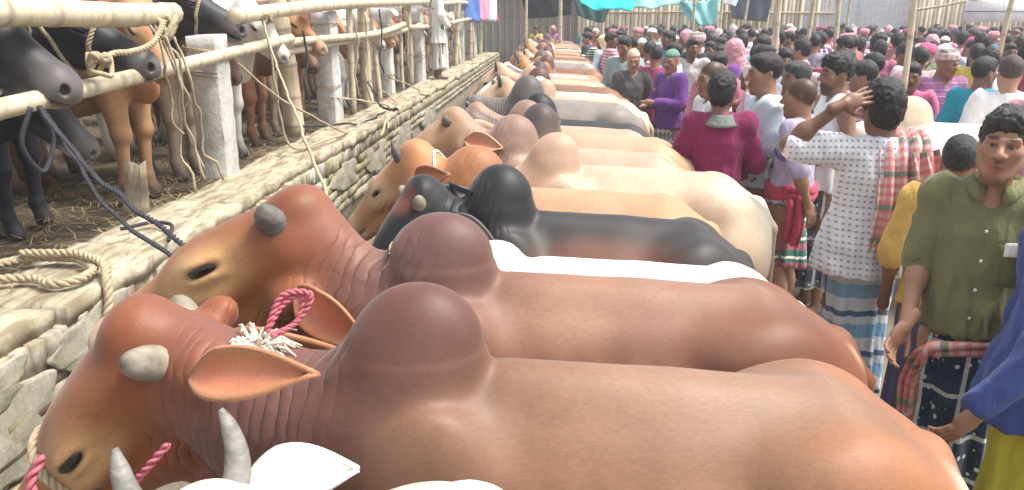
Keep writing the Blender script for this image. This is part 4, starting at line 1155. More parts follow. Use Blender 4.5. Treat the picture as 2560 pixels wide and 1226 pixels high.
    # shirt
    if shirt != 'none':
        F = Field(h)
        b = belly
        F.loft([(hem - .01, .0, .182 * loose, .150 * loose + b), (hem + .12, -.0, .168 * loose, .125 * loose + b), (1.10, .0, .163, .112 + b * .7), (1.24, .008, .176, .113), (1.335, .015, .158, .085), (1.385, .022, .085, .062), (1.405, .024, .066, .058)], .03, 't', Rl)
        fr_ = {'tee': sleeve, 'long': 1.0, 'tank': 0}[shirt]
        for s_, (e, w_) in zip(sh, arms):
            e, w_ = np.array(e), np.array(w_)
            F.rc(s_ - V3(math.copysign(.06, s_[0]), 0, 0), s_, .062, .066 if fr_ else .05, .05)
            if fr_:
                f1 = min(1, fr_ / .55); F.rc(s_, s_ + (e - s_) * f1, .067, .068 if fr_ <= .56 else .062, .03)
                if fr_ > .57: F.rc(e, e + (w_ - e) * ((fr_ - .55) / .45) * .93, .060, .045, .03)
        if shirt == 'tank':
            for s in (1, -1): F.el((s * .20, .0, 1.30), (.075, .15, .13), k=.02, op='-')
        F.el((0, -.075, 1.425), (.066, .075, .075), k=.02, op='-') if not collar else F.el((0, -.13, 1.40), (.035, .075, .085), k=.015, op='-')
        F.cut((0, 0, -1), (0, 0, hem))
        Vt, Q = F.build(1)
        Nn = vnormals(Vt, Q)
        dg = np.stack([Vt[:, 0] * 8 + Vt[:, 2] * 3.5, Vt[:, 1] * 8, Vt[:, 2] * 5 - np.abs(Vt[:, 0]) * 9], 1)
        amp = .013 * (.45 - np.abs(vnoise(dg + seed, seed)) - .6 * np.abs(vnoise(dg * 2.1 + seed, seed + 2))) + .006 * vnoise(Vt * 17 + seed, seed + 4) + .006
        # drag folds running from the arm pits to the hem
        amp += .006 * np.sin(np.arctan2(Vt[:, 1], Vt[:, 0]) * 13 + Vt[:, 2] * 7 + vnoise(Vt * 4, seed) * 3) * sstep((1.2 - Vt[:, 2]) / .3)
        Vt = Vt + Nn * amp[:, None]
        u = np.arctan2(Vt[:, 1], Vt[:, 0]) * .16
        out['shirt'] = to_mesh('person_shirt', Vt, Q, M['cloth_plain'], uv=np.stack([u, Vt[:, 2]], 1))
        if collar:
            cg = np.zeros((17, 4, 3))
            for i, a in enumerate(np.linspace(-math.pi / 2 + .30, 1.5 * math.pi - .30, 17)):
                front = max(0, -math.sin(a)) ** 2
                for j, t in enumerate((0, .35, .7, 1.0)):
                    rr = .068 + .004 * j + t * .018 * (1 + front); zz = 1.395 + .042 * math.sin(min(1, t * 1.7) * math.pi / 2) - max(0, t - .35) * (.050 + .045 * front) - front * .028
                    cg[i, j] = (math.cos(a) * rr * 1.05, .018 + math.sin(a) * (rr + .012 * front), zz)
            v, q, uv = sheet_geo(cg, .005); out['collar'] = to_mesh('shirt_collar', v, q, M['cloth_plain'], uv=uv)
    # wrapped waist cloth
    if lungi:
        z1, z0 = lungi; nz, na = 22, 72; G = np.zeros((nz, na, 3)); rg = np.random.default_rng(seed + 5)
        ph = rg.uniform(0, 6.28, 6)
        for i, t in enumerate(np.linspace(0, 1, nz)):
            z = z1 + (z0 - z1) * t
            for j, a in enumerate(np.linspace(0, 2 * math.pi, na)):
                fold = .012 * (.25 + t) * (math.sin(11 * a + ph[0] + 1.5 * t) + .7 * math.sin(7 * a + ph[1] - 2 * t) + .5 * math.sin(19 * a + ph[2]))
                front = math.exp(-((a - 1.5 * math.pi) / .35) ** 2) * .045 * min(1, t * 5) * (1 - .6 * t)
                hip = .022 * math.sin(math.pi * min(1, t * 2.2)) if t < .45 else 0
                rx, ry = .130 + .038 * t + hip + fold + front, .082 + .058 * t + hip + fold + front
                G[i, j] = (math.cos(a) * rx, math.sin(a) * ry, z + .012 * math.sin(3 * a + ph[3]) * t)
        v, q, uv = sheet_geo(G, .006); out['lungi'] = to_mesh('person_lungi', v, q, M['cloth_plain'], uv=uv)
    out.update(hair_parts(hair, hc, HR, hh or min(h, .010), seed))
    return out

def m_eyeball():
    m, nt, b = new_mat('eyeball'); a = nt.nodes.new('ShaderNodeVertexColor'); a.layer_name = 'Col'
    nt.links.new(a.outputs[0], b.inputs['Base Color']); b.inputs['Roughness'].default_value = .25
    return m
M['eyeball'] = m_eyeball()
def person(label, parts, loc, yaw, skin=(.20, .105, .062), cols={}, mats={}, scale=1.0, group=None):
    t = thing('person', label, 'person', loc, rad(yaw), group); t.scale = (scale * .92, scale * .95, scale)
    for k, me in parts.items():
        c = skin if k == 'body' else ((1, 1, 1) if k.startswith('eye') else cols.get(k, cols.get('shirt', (.5, .5, .5)) if k == 'collar' else ((.012, .011, .012) if k == 'hair' else (.5, .5, .5))))
        mt = mats.get(k, mats.get('shirt') if k == 'collar' else None)
        obj(k.rstrip('_'), me, t, color=c, mat=M[mt] if mt else None)
    return t
def strip(name, path, width, fold=.02, nf=3, th=.006, mat='cloth_gamcha', parent=None, color=(.66, .5, .46), n=46, m=15, seed=0, wdir=None, flare=0.0):
    """a cloth band draped along a path"""
    c = spline(path, n); n = len(c); T = np.gradient(c, axis=0); T /= np.linalg.norm(T, axis=1)[:, None]
    G = np.zeros((n, m, 3)); rg = np.random.default_rng(seed); ph = rg.uniform(0, 6, 3)
    for i in range(n):
        wd = np.array(wdir[0]) * (1 - i / (n - 1)) + np.array(wdir[1]) * (i / (n - 1)) if wdir else V3(1, 0, 0)
        wd = nrm(wd - T[i] * (wd @ T[i])); nn = np.cross(T[i], wd)
        for j, v in enumerate(np.linspace(-.5, .5, m)):
            G[i, j] = c[i] + wd * v * width * (1 + flare * i / n) + nn * fold * math.sin(v * 2 * math.pi * nf + ph[0] + .06 * i) + nn * fold * .4 * math.sin(v * 2 * math.pi * nf * 2.1 + ph[1] + .11 * i)
    v, q, uv = sheet_geo(G, th)
    return obj(name, to_mesh(name, v, q, M[mat], uv=uv), parent, color=color)

SK = (.27, .142, .086); SKD = (.185, .096, .058); SKL = (.36, .205, .128)
# ---- men near the camera
pp = person_parts(.0056, arms=(((.25, .05, 1.08), (.24, -.06, .86)), ((-.205, -.0, 1.12), (-.205, -.18, .92))), head=(-.05, -.08, .05), hoff=(.0, -.015, .0), shirt='tee', sleeve=.56, hem=.90, hair='curly', beard=1, collar=True, seed=3, loose=.98, hh=.006,
                  hands=({}, {'d': (-.35, -.55, -.62), 'n': (.7, -.3, .25), 'curl': .55}), lungi=(.98, .2))
p1 = person('man in olive green shirt with stubble looking at the camera, reaching down', pp, (1.43, 2.46, 0), -30, (.36, .195, .12), {'shirt': (.165, .165, .075), 'lungi': (.03, .06, .12), 'hair': (.022, .020, .019)}, {'lungi': 'cloth_plaid'}, .995); p1.scale[0] *= .94
v, q, uv = sheet_geo(np.array([[(x, -.138 - .01 * math.cos(x * 9) , z) for z in np.linspace(1.10, 1.235, 6)] for x in np.linspace(.045, .155, 6)]), .006)
obj('breast_pocket', to_mesh('breast_pocket', v, q, M['cloth_plain'], uv=uv), p1, color=(.12, .12, .048))
v, q, uv = sheet_geo(np.array([[(x, -.151 - .006 * math.cos(x * 9), z + .1 * (x - .1)) for z in np.linspace(1.205, 1.250, 5)] for x in np.linspace(.065, .138, 5)]), .004)
obj('folded_paper', to_mesh('folded_paper', v, q, M['cloth_plain'], uv=uv), p1, color=(.8, .8, .78))
for z in (1.27, 1.17, 1.07, .97):
    v, q = tube([(0, -.130, z), (0, -.138, z)], .0055, 10); obj('button', to_mesh('button', v, q, M['cloth_plain']), p1, color=(.6, .6, .55))
a = np.linspace(0, 2 * math.pi, 30)
for e_, w_ in (((.25, .05, 1.08), (.24, -.06, .86)), ((-.205, 0, 1.12), (-.205, -.18, .92))):
    ax_ = nrm(np.array(w_) - np.array(e_)); u_ = nrm(np.cross(ax_, (1, .1, 0))); v_ = np.cross(ax_, u_)
    v, q = tube(np.array(e_) + ax_ * .03 + .052 * (np.cos(a)[:, None] * u_ + np.sin(a)[:, None] * v_) + ax_ * (.008 * np.sin(3 * a))[:, None], .016, 7)
    obj('rolled_cuff', to_mesh('rolled_cuff', v, q, M['cloth_plain']), p1, color=(.125, .125, .05))
strip('waist_cloth', [(.17, -.05, .93), (.10, -.175, .90), (-.02, -.21, .88), (-.12, -.20, .84), (-.16, -.17, .72), (-.15, -.18, .60)], .06, .016, 2, mat='cloth_gamcha', parent=p1, color=(.62, .46, .42), wdir=((0, 0, 1), (.7, -.5, .1)), seed=4)

pp = person_parts(.009, arms=(((.205, -.22, 1.14), (.17, -.36, .94)), ((-.24, .06, 1.09), (-.23, .02, .86))), head=(0, .05, 0), hoff=(0, .07, 0), shirt='long', sleeve=.95, hem=.82, hair='short', collar=True, seed=8, loose=1.25, belly=.03, hands=({'n': (-1, -.2, 0), 'curl': .5}, {}), lungi=(1.0, .2))
p2 = person('man in blue long sleeved shirt and yellow green waist cloth at the right edge', pp, (1.46, 2.04, 0), -84, SK, {'shirt': (.055, .085, .26), 'lungi': (.50, .48, .045)}, {}, .955)
bw = tube(np.array([(math.cos(a) * .031, math.sin(a) * .028, 0) for a in np.linspace(0, 2 * math.pi, 22)]) + V3(.172, -.355, .945), .004, 6)
obj('bracelet', to_mesh('bracelet', *bw, M['rope_dark']), p2)

pp = person_parts(.009, arms=(((.43, .06, 1.375), (.215, .095, 1.555)), ((-.245, .02, 1.09), (-.235, -.06, .87))), head=(.22, .06, .05), hoff=(.0, -.0, .0), shirt='tee', sleeve=.46, hem=.80, hair='mop', seed=11, loose=1.3, hh=.008,
                  hands=({'d': (-.86, -.18, .30), 'n': (-.15, -1, -.35), 't': 1, 'curl': .22}, {}), lungi=(.95, .2))
p3 = person('man from behind in white dotted shirt, hand on his head, checked scarf on shoulder', pp, (1.415, 3.36, 0), 176, SKD, {'shirt': (.70, .70, .72), 'lungi': (.62, .66, .70)}, {'shirt': 'cloth_dots', 'lungi': 'cloth_blue_band'}, 1.0)
strip('gamcha', [(-.10, -.15, 1.10), (-.105, -.13, 1.30), (-.10, -.01, 1.435), (-.095, .10, 1.36), (-.10, .155, 1.15), (-.085, .175, .92)], .20, .022, 4, parent=p3, color=(.72, .58, .54), wdir=((1, 0, 0), (1, 0, 0)), seed=2, flare=.25)
strip('gamcha_fold', [(-.17, .10, 1.36), (-.20, .15, 1.22), (-.21, .165, 1.06), (-.20, .17, .98)], .13, .02, 2, parent=p3, color=(.74, .60, .56), wdir=((1, .2, 0), (1, .3, 0)), seed=5, flare=.2)

pp = person_parts(.0095, arms=(((.25, .10, 1.12), (.20, .16, .93)), ((-.22, -.10, 1.12), (-.12, -.26, 1.05))), head=(.05, .05, 0), shirt='tee', sleeve=.5, hem=.90, hair='none', shaved=1, seed=14, hands=({'n': (-.4, -.8, 0), 'curl': .3}, {}), lungi=(1.0, .48))
p4 = person('shaven headed boy in lavender shirt, red waist cloth and green striped wrap', pp, (1.41, 4.46, 0), -122, (.27, .145, .085), {'shirt': (.40, .37, .50), 'lungi': (.035, .15, .115)}, {'lungi': 'cloth_green_band'}, .955)
for i, zc in enumerate((.985, .945)):
    a = np.linspace(0, 2 * math.pi, 40)
    v, q = tube(np.stack([.178 * np.cos(a), .138 * np.sin(a), zc + .012 * np.sin(3 * a + i)], 1), .03, 8); obj('waist_cloth', to_mesh('waist_cloth', v, q, M['cloth_plain']), p4, color=(.40, .05, .09))
strip('waist_cloth_end', [(.16, .05, .96), (.20, .08, .90), (.21, .09, .78), (.20, .08, .66)], .12, .02, 2, mat='cloth_plain', parent=p4, color=(.40, .05, .09), wdir=((0, 1, 0), (.3, 1, 0)), seed=6)
strip('sleeve_trim', [(.20, -.08, 1.235), (.27, -.02, 1.20), (.28, .06, 1.20), (.22, .10, 1.225)], .03, .003, 1, mat='cloth_plain', parent=p4, color=(.12, .09, .22), wdir=((0, 0, 1), (0, 0, 1)), seed=1)

pp = person_parts(.0095, arms=(((.25, -.03, 1.11), (.13, -.28, 1.10)), ((-.25, -.03, 1.11), (-.12, -.27, 1.06))), head=(-.3, .05, 0), shirt='long', sleeve=.9, hem=.86, hair='mop', beard=1, seed=17, lungi=(.98, .2))
p5 = person('man from behind in maroon shirt with thick black hair, at the cream cow rump', pp, (.955, 4.46, 0), 172, SKD, {'shirt': (.21, .022, .085), 'lungi': (.05, .09, .09)}, {'lungi': 'cloth_check'}, .975)
cg = np.array([[(math.cos(a) * (.075 + .05 * t), .02 + math.sin(a) * (.07 + .045 * t), 1.405 - .035 * t * (1 + .8 * max(0, math.sin(a)))) for t in np.linspace(0, 1.1, 5)] for a in np.linspace(-.3, math.pi + .3, 18)])
v, q, uv = sheet_geo(cg, .008); obj('shoulder_trim', to_mesh('shoulder_trim', v, q, M['cloth_plain'], uv=uv), p5, color=(.16, .19, .17))

pp = person_parts(.0095, arms=(((.25, .02, 1.10), (.16, -.22, 1.0)), ((-.25, .02, 1.10), (-.22, -.15, .92))), head=(.0, .08, 0), shirt='tee', sleeve=.5, hem=.86, hair='short', seed=21, lungi=(.98, .2), hh=.008)
p6 = person('young man in light blue shirt seen in profile facing the cattle', pp, (1.285, 4.80, 0), -88, (.30, .165, .10), {'shirt': (.56, .66, .72), 'lungi': (.10, .16, .12)}, {'lungi': 'cloth_check'}, 1.03)
pp = person_parts(.0095, arms=(((.25, .02, 1.10), (.16, -.22, 1.0)), ((-.25, .0, 1.10), (-.20, -.18, .95))), head=(.12, .06, 0), shirt='tank', hem=.84, hair='curly', beard=2, seed=24, lungi=(.98, .2), hh=.008)
p7 = person('bearded curly haired man in white vest seen in profile', pp, (1.72, 4.80, 0), -85, (.25, .135, .08), {'shirt': (.78, .78, .78), 'lungi': (.20, .2, .25)}, {'lungi': 'cloth_plaid'}, 1.03)
pp = person_parts(.010, arms=(((.24, .02, 1.10), (.16, -.20, 1.0)), ((-.24, .0, 1.10), (-.20, -.18, .95))), head=(.1, .12, 0), shirt='tee', hem=.84, hair='none', shaved=1, seed=27)
p8 = person('balding man in pale shirt facing left behind the maroon shirted man', pp, (1.05, 5.25, 0), -80, (.27, .15, .10), {'shirt': (.66, .68, .72), 'lungi': (.2, .25, .3)}, {}, .985)
pp = person_parts(.0095, arms=None, head=(-.1, .1, 0), shirt='tee', hem=.84, hair='short', seed=31, hh=.008)
p9 = person('boy with short dark hair in yellow shirt, seen from behind beside the olive shirt man', pp, (1.62, 3.06, 0), 165, (.27, .14, .085), {'shirt': (.66, .42, .11), 'lungi': (.1, .1, .2), 'hair': (.02, .02, .021)}, {}, .885)

# ---- a few builds for the rest of the market crowd
A_DOWN = None
PROTO = []
for i, (arms, hd, hem_) in enumerate([
        (None, (.0, .10, 0), .82),
        ((((.25, -.02, 1.10), (.10, -.26, 1.12)), ((-.25, -.02, 1.10), (-.08, -.27, 1.08))), (.35, .15, .05), .84),
        ((((.24, .03, 1.09), (.23, -.08, .87)), ((-.26, -.08, 1.16), (-.10, -.19, 1.36))), (-.4, .05, -.04), .84),
        ((((.26, .06, 1.11), (.12, .17, .98)), ((-.26, .06, 1.11), (-.10, .17, .97))), (.5, .0, .06), .80),
        ((((.27, -.10, 1.18), (.22, -.34, 1.22)), ((-.24, .02, 1.08), (-.24, -.10, .87))), (-.15, .28, 0), .83),
        (None, (-.55, .08, .05), .78)]):
    pt = person_parts(.0135, arms=arms, head=hd, shirt='long' if i in (1, 4) else 'tee', sleeve=.85 if i == 4 else .5, hem=hem_, hair=None, beard=1 if i in (2, 3) else 0, seed=50 + i, loose=1.0 + .05 * (i % 3))
    HRm = rotz(hd[0]) @ rotx(hd[1]) @ roty(hd[2]); hcm = V3(0, -.012, 1.532)
    gear = {k: hair_parts(k, hcm, HRm, .0125, 70 + i) for k in ('short', 'mop', 'cap', 'turban', 'hood')}
    PROTO.append((pt, gear))
SHIRTS = [('maroon', (.20, .03, .08), 7), ('pink', (.52, .16, .26), 7), ('magenta', (.42, .08, .18), 3), ('white', (.74, .74, .74), 9), ('pale blue', (.50, .62, .70), 6), ('purple', (.16, .06, .26), 4), ('dark navy', (.03, .04, .09), 6),
          ('grey', (.30, .31, .32), 5), ('black', (.025, .025, .03), 5), ('teal', (.02, .30, .38), 3), ('green', (.10, .16, .09), 3), ('yellow', (.62, .50, .08), 2), ('pale pink', (.66, .42, .46), 6), ('red', (.42, .05, .06), 3), ('beige', (.52, .45, .36), 3)]
GEAR = [('short', 'black hair', (.012, .011, .012), 40), ('mop', 'thick black hair', (.012, .011, .012), 18), ('cap', 'white cap', (.74, .73, .70), 4), ('turban', 'pink head wrap', (.55, .22, .27), 4), ('hood', 'rose scarf over the head', (.60, .30, .35), 3), ('hood', 'pale scarf over the head', (.70, .62, .58), 3), ('turban', 'maroon head wrap', (.30, .06, .12), 3), ('cap', 'dark cap', (.05, .06, .08), 2)]
MATS = [None] * 8 + ['cloth_stripe', 'cloth_vstripe']
def crowd_person(label, x, y, yaw, H, proto, shirt, gear, gcol, skin, group=None, lung=(.1, .12, .18), smat=None, gmat=None, lmat=None):
    pt, gr = PROTO[proto % len(PROTO)]
    parts_ = dict(pt); parts_.update(gr[gear] if gear else {})
    gk = {'short': 'hair', 'mop': 'hair', 'cap': 'cap', 'turban': 'head_cloth', 'hood': 'head_cloth'}.get(gear)
    return person(label, parts_, (x, y, 0), yaw, skin, {'shirt': shirt, 'lungi': lung, gk: gcol}, {k: m for k, m in (('shirt', smat), ('head_cloth', gmat), ('lungi', lmat)) if m}, H / 1.655, group)
HB = (.014, .013, .014)
F0 = 1850.0
def at_px(px, top, H):          # ground place of a standing man from where his head shows
    d = F0 * (1.92 - H) / (.955 * (top - 40)); return ((px - 1400) * d / F0, (d - .33 * .296) / .955)
TAB = [  # px, head top, height, yaw, build, shirt, gear, gear colour, label
    (1680, 122, 1.60, -60, 1, (.13, .045, .22), 'cap', (.13, .27, .20), 'man in green cap and dark purple shirt near the cattle rumps', None),
    (1728, 95, 1.66, -12, 3, (.55, .52, .5), 'short', HB, 'man with short hair and pale patterned shirt facing the camera', 'cloth_motif'),
    (1584, 122, 1.58, 5, 4, (.10, .09, .09), 'cap', (.62, .45, .35), 'man in dark shirt with pale cap beside the tan cow rumps', None),
    (1640, 112, 1.62, 165, 0, (.30, .05, .12), 'short', HB, 'man from behind in rose maroon shirt with black hair near the row', None),
    (1508, 88, 1.62, -120, 1, (.55, .72, .82), 'hood', (.72, .60, .36), 'man in pale blue shirt with yellowish head scarf at the far cattle', None),
    (1850, 85, 1.66, 175, 0, (.55, .20, .30), 'mop', HB, 'man from behind in pink shirt with a mop of black hair', None),
    (1888, 112, 1.60, 150, 5, (.40, .14, .22), 'short', HB, 'short man with dark hair and dull pink shirt behind the profile youth', None),
    (1925, 88, 1.64, 160, 0, (.04, .07, .16), 'hood', (.58, .26, .34), 'man in navy shirt with rose cloth over his head', None),
    (1962, 78, 1.68, -80, 2, (.20, .14, .20), 'short', HB, 'man in dark mauve shirt seen in profile in the middle crowd', None),
    (2012, 76, 1.69, -95, 5, (.04, .045, .07), 'mop', HB, 'man with thick hair and near black shirt in profile', None),
    (1985, 150, 1.63, -100, 3, (.45, .45, .5), 'short', (.03, .03, .03), 'man with greying black hair behind the shaven headed boy', None),
    (2112, 88, 1.68, -130, 4, (.52, .075, .19), 'short', HB, 'stooping man in bright magenta shirt with dark hair', None),
    (2180, 100, 1.63, 170, 0, (.45, .13, .24), 'mop', HB, 'man from behind in dusty pink shirt with dark mop of hair', None),
    (2238, 106, 1.64, 60, 2, (.78, .74, .74), 'short', HB, 'young man in white shirt looking right beside the bamboo pole', None),
    (2288, 108, 1.62, 20, 4, (.13, .19, .12), 'turban', (.55, .10, .20), 'man in faded green shirt with magenta head wrap holding a bamboo pole', None),
    (2338, 120, 1.65, 10, 1, (.30, .10, .24), 'turban', (.62, .33, .32), 'bearded man in purple striped shirt with pink checked turban', 'cloth_purple_band'),
    (2428, 138, 1.63, 140, 5, (.02, .30, .40), 'short', HB, 'man in teal shirt seen from behind at the right', None),
    (2488, 135, 1.66, 165, 0, (.80, .80, .80), 'short', (.05, .036, .028), 'man in plain white shirt with cropped brown hair at the right', None),
    (2408, 106, 1.65, 130, 3, (.66, .54, .09), 'short', HB, 'man in yellow shirt behind the teal shirted man', None),
    (2534, 96, 1.67, -60, 2, (.10, .10, .13), 'cap', (.04, .045, .06), 'bearded man in dark cap and dark shirt at the right', None),
    (2494, 72, 1.70, -10, 0, (.74, .64, .62), 'short', (.16, .08, .05), 'man with reddish hair and pale pink shawl facing the camera', None),
    (2140, 72, 1.66, 180, 0, (.3, .3, .34), 'turban', (.55, .22, .28), 'man in grey shirt with rose turban in the middle crowd', None),
    (2300, 85, 1.64, -160, 3, (.70, .50, .52), 'hood', (.66, .42, .46), 'man in pale rose shawl drawn over head and shoulders', None),
    (2398, 92, 1.62, 150, 5, (.42, .06, .18), 'hood', (.45, .07, .18), 'man with deep magenta scarf over his head in the middle crowd', None),
    (1605, 95, 1.62, 30, 2, (.70, .69, .66), 'cap', (.72, .70, .66), 'man in white shirt and white cap raising a cloth by the row', None),
    (1790, 72, 1.66, -150, 0, (.62, .50, .50), 'hood', (.64, .5, .5), 'man in striped pale shawl behind the green capped man', 'cloth_stripe'),
    (1470, 80, 1.63, -110, 1, (.05, .06, .10), 'short', HB, 'man in navy shirt standing behind the farthest tan cattle', None)]
taken = [(1.42, 2.42), (1.49, 2.04), (1.41, 3.36), (1.41, 4.46), (.955, 4.46), (1.285, 4.8), (1.72, 4.8), (1.05, 5.25), (1.62, 3.06)]
for k, (px, top, H, yaw, bd, shc, gear, gc, lab, sm) in enumerate(TAB):
    x, y = at_px(px, top, H)
    crowd_person(lab, x, y, yaw, H, bd, shc, gear, gc, [SK, SKD, SKL][k % 3], None, [(.1, .12, .18), (.2, .1, .12), (.06, .12, .1)][k % 3], sm, 'cloth_check' if k in (15,) else None, 'cloth_check')
    taken.append((x, y))
# pink sleeve man at the right edge
crowd_person('man in pale pink shirt cut by the right edge of the picture', 2.98, 4.75, 150, 1.66, 3, (.62, .30, .36), 'short', HB, SK, None); taken.append((2.98, 4.75))
for k, (x, y, yaw, shc, gear, gc, lab) in enumerate([(-.7, 22.8, -30, (.66, .6, .1), 'mop', HB, 'man in yellow shirt under the black plastic sheet'), (-.2, 23.0, 10, (.3, .12, .35), 'hood', (.6, .3, .4), 'man in violet shirt with pink scarf under the black plastic sheet')]):
    crowd_person(lab, x, y, yaw, 1.64, k, shc, gear, gc, SK, None); taken.append((x, y))
rc_ = random.Random(5)
def wpick(L): return rc_.choices(L, [l[-1] for l in L])[0]
cand = []; tries = 0
while len(cand) < 262 and tries < 40000:
    tries += 1
    y = 5.6 + (22.3 - 5.6) * rc_.random() ** .72
    x = rc_.uniform(.72, .70 * y + .3)
    px = 1400 + F0 * x / (y * .955 + .1)
    if px > 2640: continue
    if x < 1.05 and y < 7: continue
    if 1.6 < x < 3.7 and 4.4 < y < 5.75: continue
    dmin = .40 if y > 9 else .52
    if any((x - a) ** 2 + (y - b) ** 2 < dmin ** 2 for a, b in taken): continue
    taken.append((x, y)); cand.append((x, y))
for x, y in cand:
    sn, sc_, _ = wpick(SHIRTS); gear, gn, gc, _ = wpick(GEAR)
    zone = 'near the crowd front' if y < 9 else ('in the middle crowd' if y < 15 else 'at the crowd back')
    j = lambda c: tuple(max(0, v * rc_.uniform(.85, 1.15)) for v in c)
    yaw = rc_.choice([180, 180, -90, 90, 0, -40, 150, -130]) + rc_.uniform(-30, 30)
    crowd_person(f'man in {sn} shirt with {gn} {zone}', x, y, yaw, rc_.uniform(1.56, 1.72), rc_.randrange(6), j(sc_), gear, gc, rc_.choice([SK, SKD, SKL]), f'market crowd, {sn} shirt, {gn}, {zone}',
                 rc_.choice([(.1, .12, .18), (.2, .1, .12), (.06, .12, .1), (.4, .4, .4)]), rc_.choice(MATS), 'cloth_check' if rc_.random() < .5 else None)

# ------------------------------------------------------------------ cattle farther down the row, the pen, and a white cow in the crowd
tag_names = [('darkhump', .015, dict(poll=(-.50, 0, 1.33), fwd=(-.8, 0, -.6))), ('grey', .018, dict(poll=(-.55, .05, 1.22), fwd=(-.75, .15, -.65), hump=1.1)), ('cream', .018, dict(poll=(-.46, -.03, 1.38), fwd=(-.85, -.15, -.5), hump=.8)),
             ('brown', .018, dict(poll=(-.50, 0, 1.30), fwd=(-.8, -.2, -.6))), ('orange', .018, dict(poll=(-.42, .05, 1.42), fwd=(-.8, .2, -.5), hump=.85)), ('black', .018, dict(poll=(-.55, 0, 1.2), fwd=(-.75, 0, -.65), hump=1.2)), ('white', .018, dict(poll=(-.48, 0, 1.36), fwd=(-.85, .1, -.5), hump=.8))]
word = {'darkhump': 'dark humped zebu', 'grey': 'grey zebu', 'cream': 'cream zebu', 'brown': 'brown zebu', 'orange': 'orange tan zebu', 'black': 'black zebu', 'white': 'white zebu'}
src = {}
order = ['greytan_', 'black', 'grey', 'cream', 'white', 'brown', 'cream', 'darkhump', 'white', 'orange', 'brown', 'orange', 'grey', 'cream', 'brown', 'orange', 'brown', 'darkhump', 'orange', 'brown', 'white', 'grey', 'cream', 'brown', 'orange', 'darkhump', 'brown', 'grey', 'white', 'brown']
kw_ = {a: (h, k) for a, h, k in tag_names}
kw_['greytan_'] = (.016, dict(poll=(-.45, .05, 1.36), fwd=(-.8, .25, -.5)))
y = 5.02; rr_ = random.Random(3); used = {}
LAB = {'greytan_': 'tan zebu with brown hump in the middle of the row'}
for i, sname in enumerate(order):
    x = -.14 - .14 * min(1, (y - 5) / 4) + rr_.uniform(-.12, .12); a = rr_.uniform(-.06, .06); sc_ = rr_.uniform(.95, 1.02); sc_ = (sc_ * (.86 if y < 8 else .80), sc_, sc_)
    where = 'in the mid row' if y < 9 else ('far along the row' if y < 15 else 'at the far row end')
    base = word.get(sname, 'brown humped zebu')
    nb_ = [('dark purplish humped' if i == 0 else order[i - 1].replace('darkhump', 'dark humped').replace('greytan_', 'brown humped')), (order[i + 1].replace('darkhump', 'dark humped') if i + 1 < len(order) else '')]
    lab = f'{base} {where}, ' + (f'between a {nb_[0]} and a {nb_[1]} one' if nb_[1] else f'last, beyond a {nb_[0]} one')
    if sname not in src:
        h, k = kw_[sname]
        spots = sname in ('orange', 'brown')
        p_ = pal(**{**SCHEMES[sname.rstrip('_')], 'hp': [((.12, .05, -.0), (.05, .05, .04), (.03, .02, .015), .9), ((.30, -.03, -.03), (.05, .05, .04), (.03, .02, .015), .9), ((.22, .08, -.14), (.05, .04, .05), (.05, .03, .02), .8)]}) if sname == 'orange' else SCHEMES[sname.rstrip('_')]
        src[sname] = cow(lab, ROW, (x, y, 0), a, scheme=p_, h=h, scale=sc_, horns=('small', 'small') if i % 2 else ('stub', 'stub'), **k)[0]
    else:
        copy_thing(src[sname], (x, y, 0), a, lab, ROW, sc_)
    y += rr_.uniform(.46, .62) if y < 12 else rr_.uniform(.55, .75)

PEN = 'cattle standing in the pen behind the fence'
blk = pal(**{**SCHEMES['black'], 'base': (.014, .015, .018), 'neck': (.014, .015, .018), 'head': (.015, .016, .019), 'face': (.036, .036, .039), 'muzzle': (.15, .13, .125), 'leg': (.016, .02, .028), 'earin': (.1, .08, .07),
             'hp': [((.44, 0, -.205), (.085, .09, .042), (.55, .50, .44), .9), ((.47, 0, -.10), (.05, .06, .04), (.13, .12, .12), .8)]})
PZ = .70
def pen(label, x, yy, scheme, h=.014, scale=1.0, rz=math.pi, **k):
    return cow(label, PEN, (x, yy, PZ), rz, scheme=scheme, h=h, scale=scale, **k)[0]
pen('black cow with pale chin resting its muzzle over the near lower rail', -3.18, 3.34, blk, h=.0095, poll=(-.47, .02, 1.36), fwd=(-.86, .06, -.50), hs=1.34, muz=1.28, horns=(None, None), hump=.7, halter=[('halter', .24, -.11, (1, 0, .1), .016, 'rope', 3)])
pen('black cow with knotted pale halter looking over the rail beside the big knot', -3.22, 4.05, blk, h=.0095, poll=(-.46, .0, 1.34), fwd=(-.90, -.05, -.42), hs=1.28, muz=1.25, horns=(None, None), hump=.7, halter=[('halter', .26, -.11, (1, 0, .1), .014, 'rope', 3), ('head_rope', .05, -.11, (.6, 0, .6), .012, 'rope', 3)])
pen('black cow raising its muzzle over the upper rail left of the first concrete post', -3.25, 5.36, blk, h=.0095, poll=(-.45, .02, 1.44), fwd=(-.92, -.08, -.38), hs=1.22, muz=1.25, horns=(None, None), hump=.7, scale=1.03, halter=[('halter', .26, -.11, (1, 0, .1), .012, 'rope', 3)])
pen('black calf with lowered muzzle and pale lower lip below the near rail', -3.14, 3.72, blk, h=.012, scale=.92, poll=(-.45, -.03, 1.03), fwd=(-.62, -.20, -.75), hs=1.05, muz=1.25, horns=(None, None), hump=.6)
b1 = pen('chestnut brown cow standing behind the near rail with front legs in view', -2.95, 4.82, 'orange', h=.012, poll=(-.30, .12, 1.28), fwd=(-.55, .35, -.75), hump=.8, horns=(None, None))
t1 = pen('pale tan cow between the chestnut cow and the first concrete post', -2.98, 5.55, 'greytan', h=.013, poll=(-.35, .0, 1.20), fwd=(-.6, .3, -.75), hump=.8, horns=(None, None))
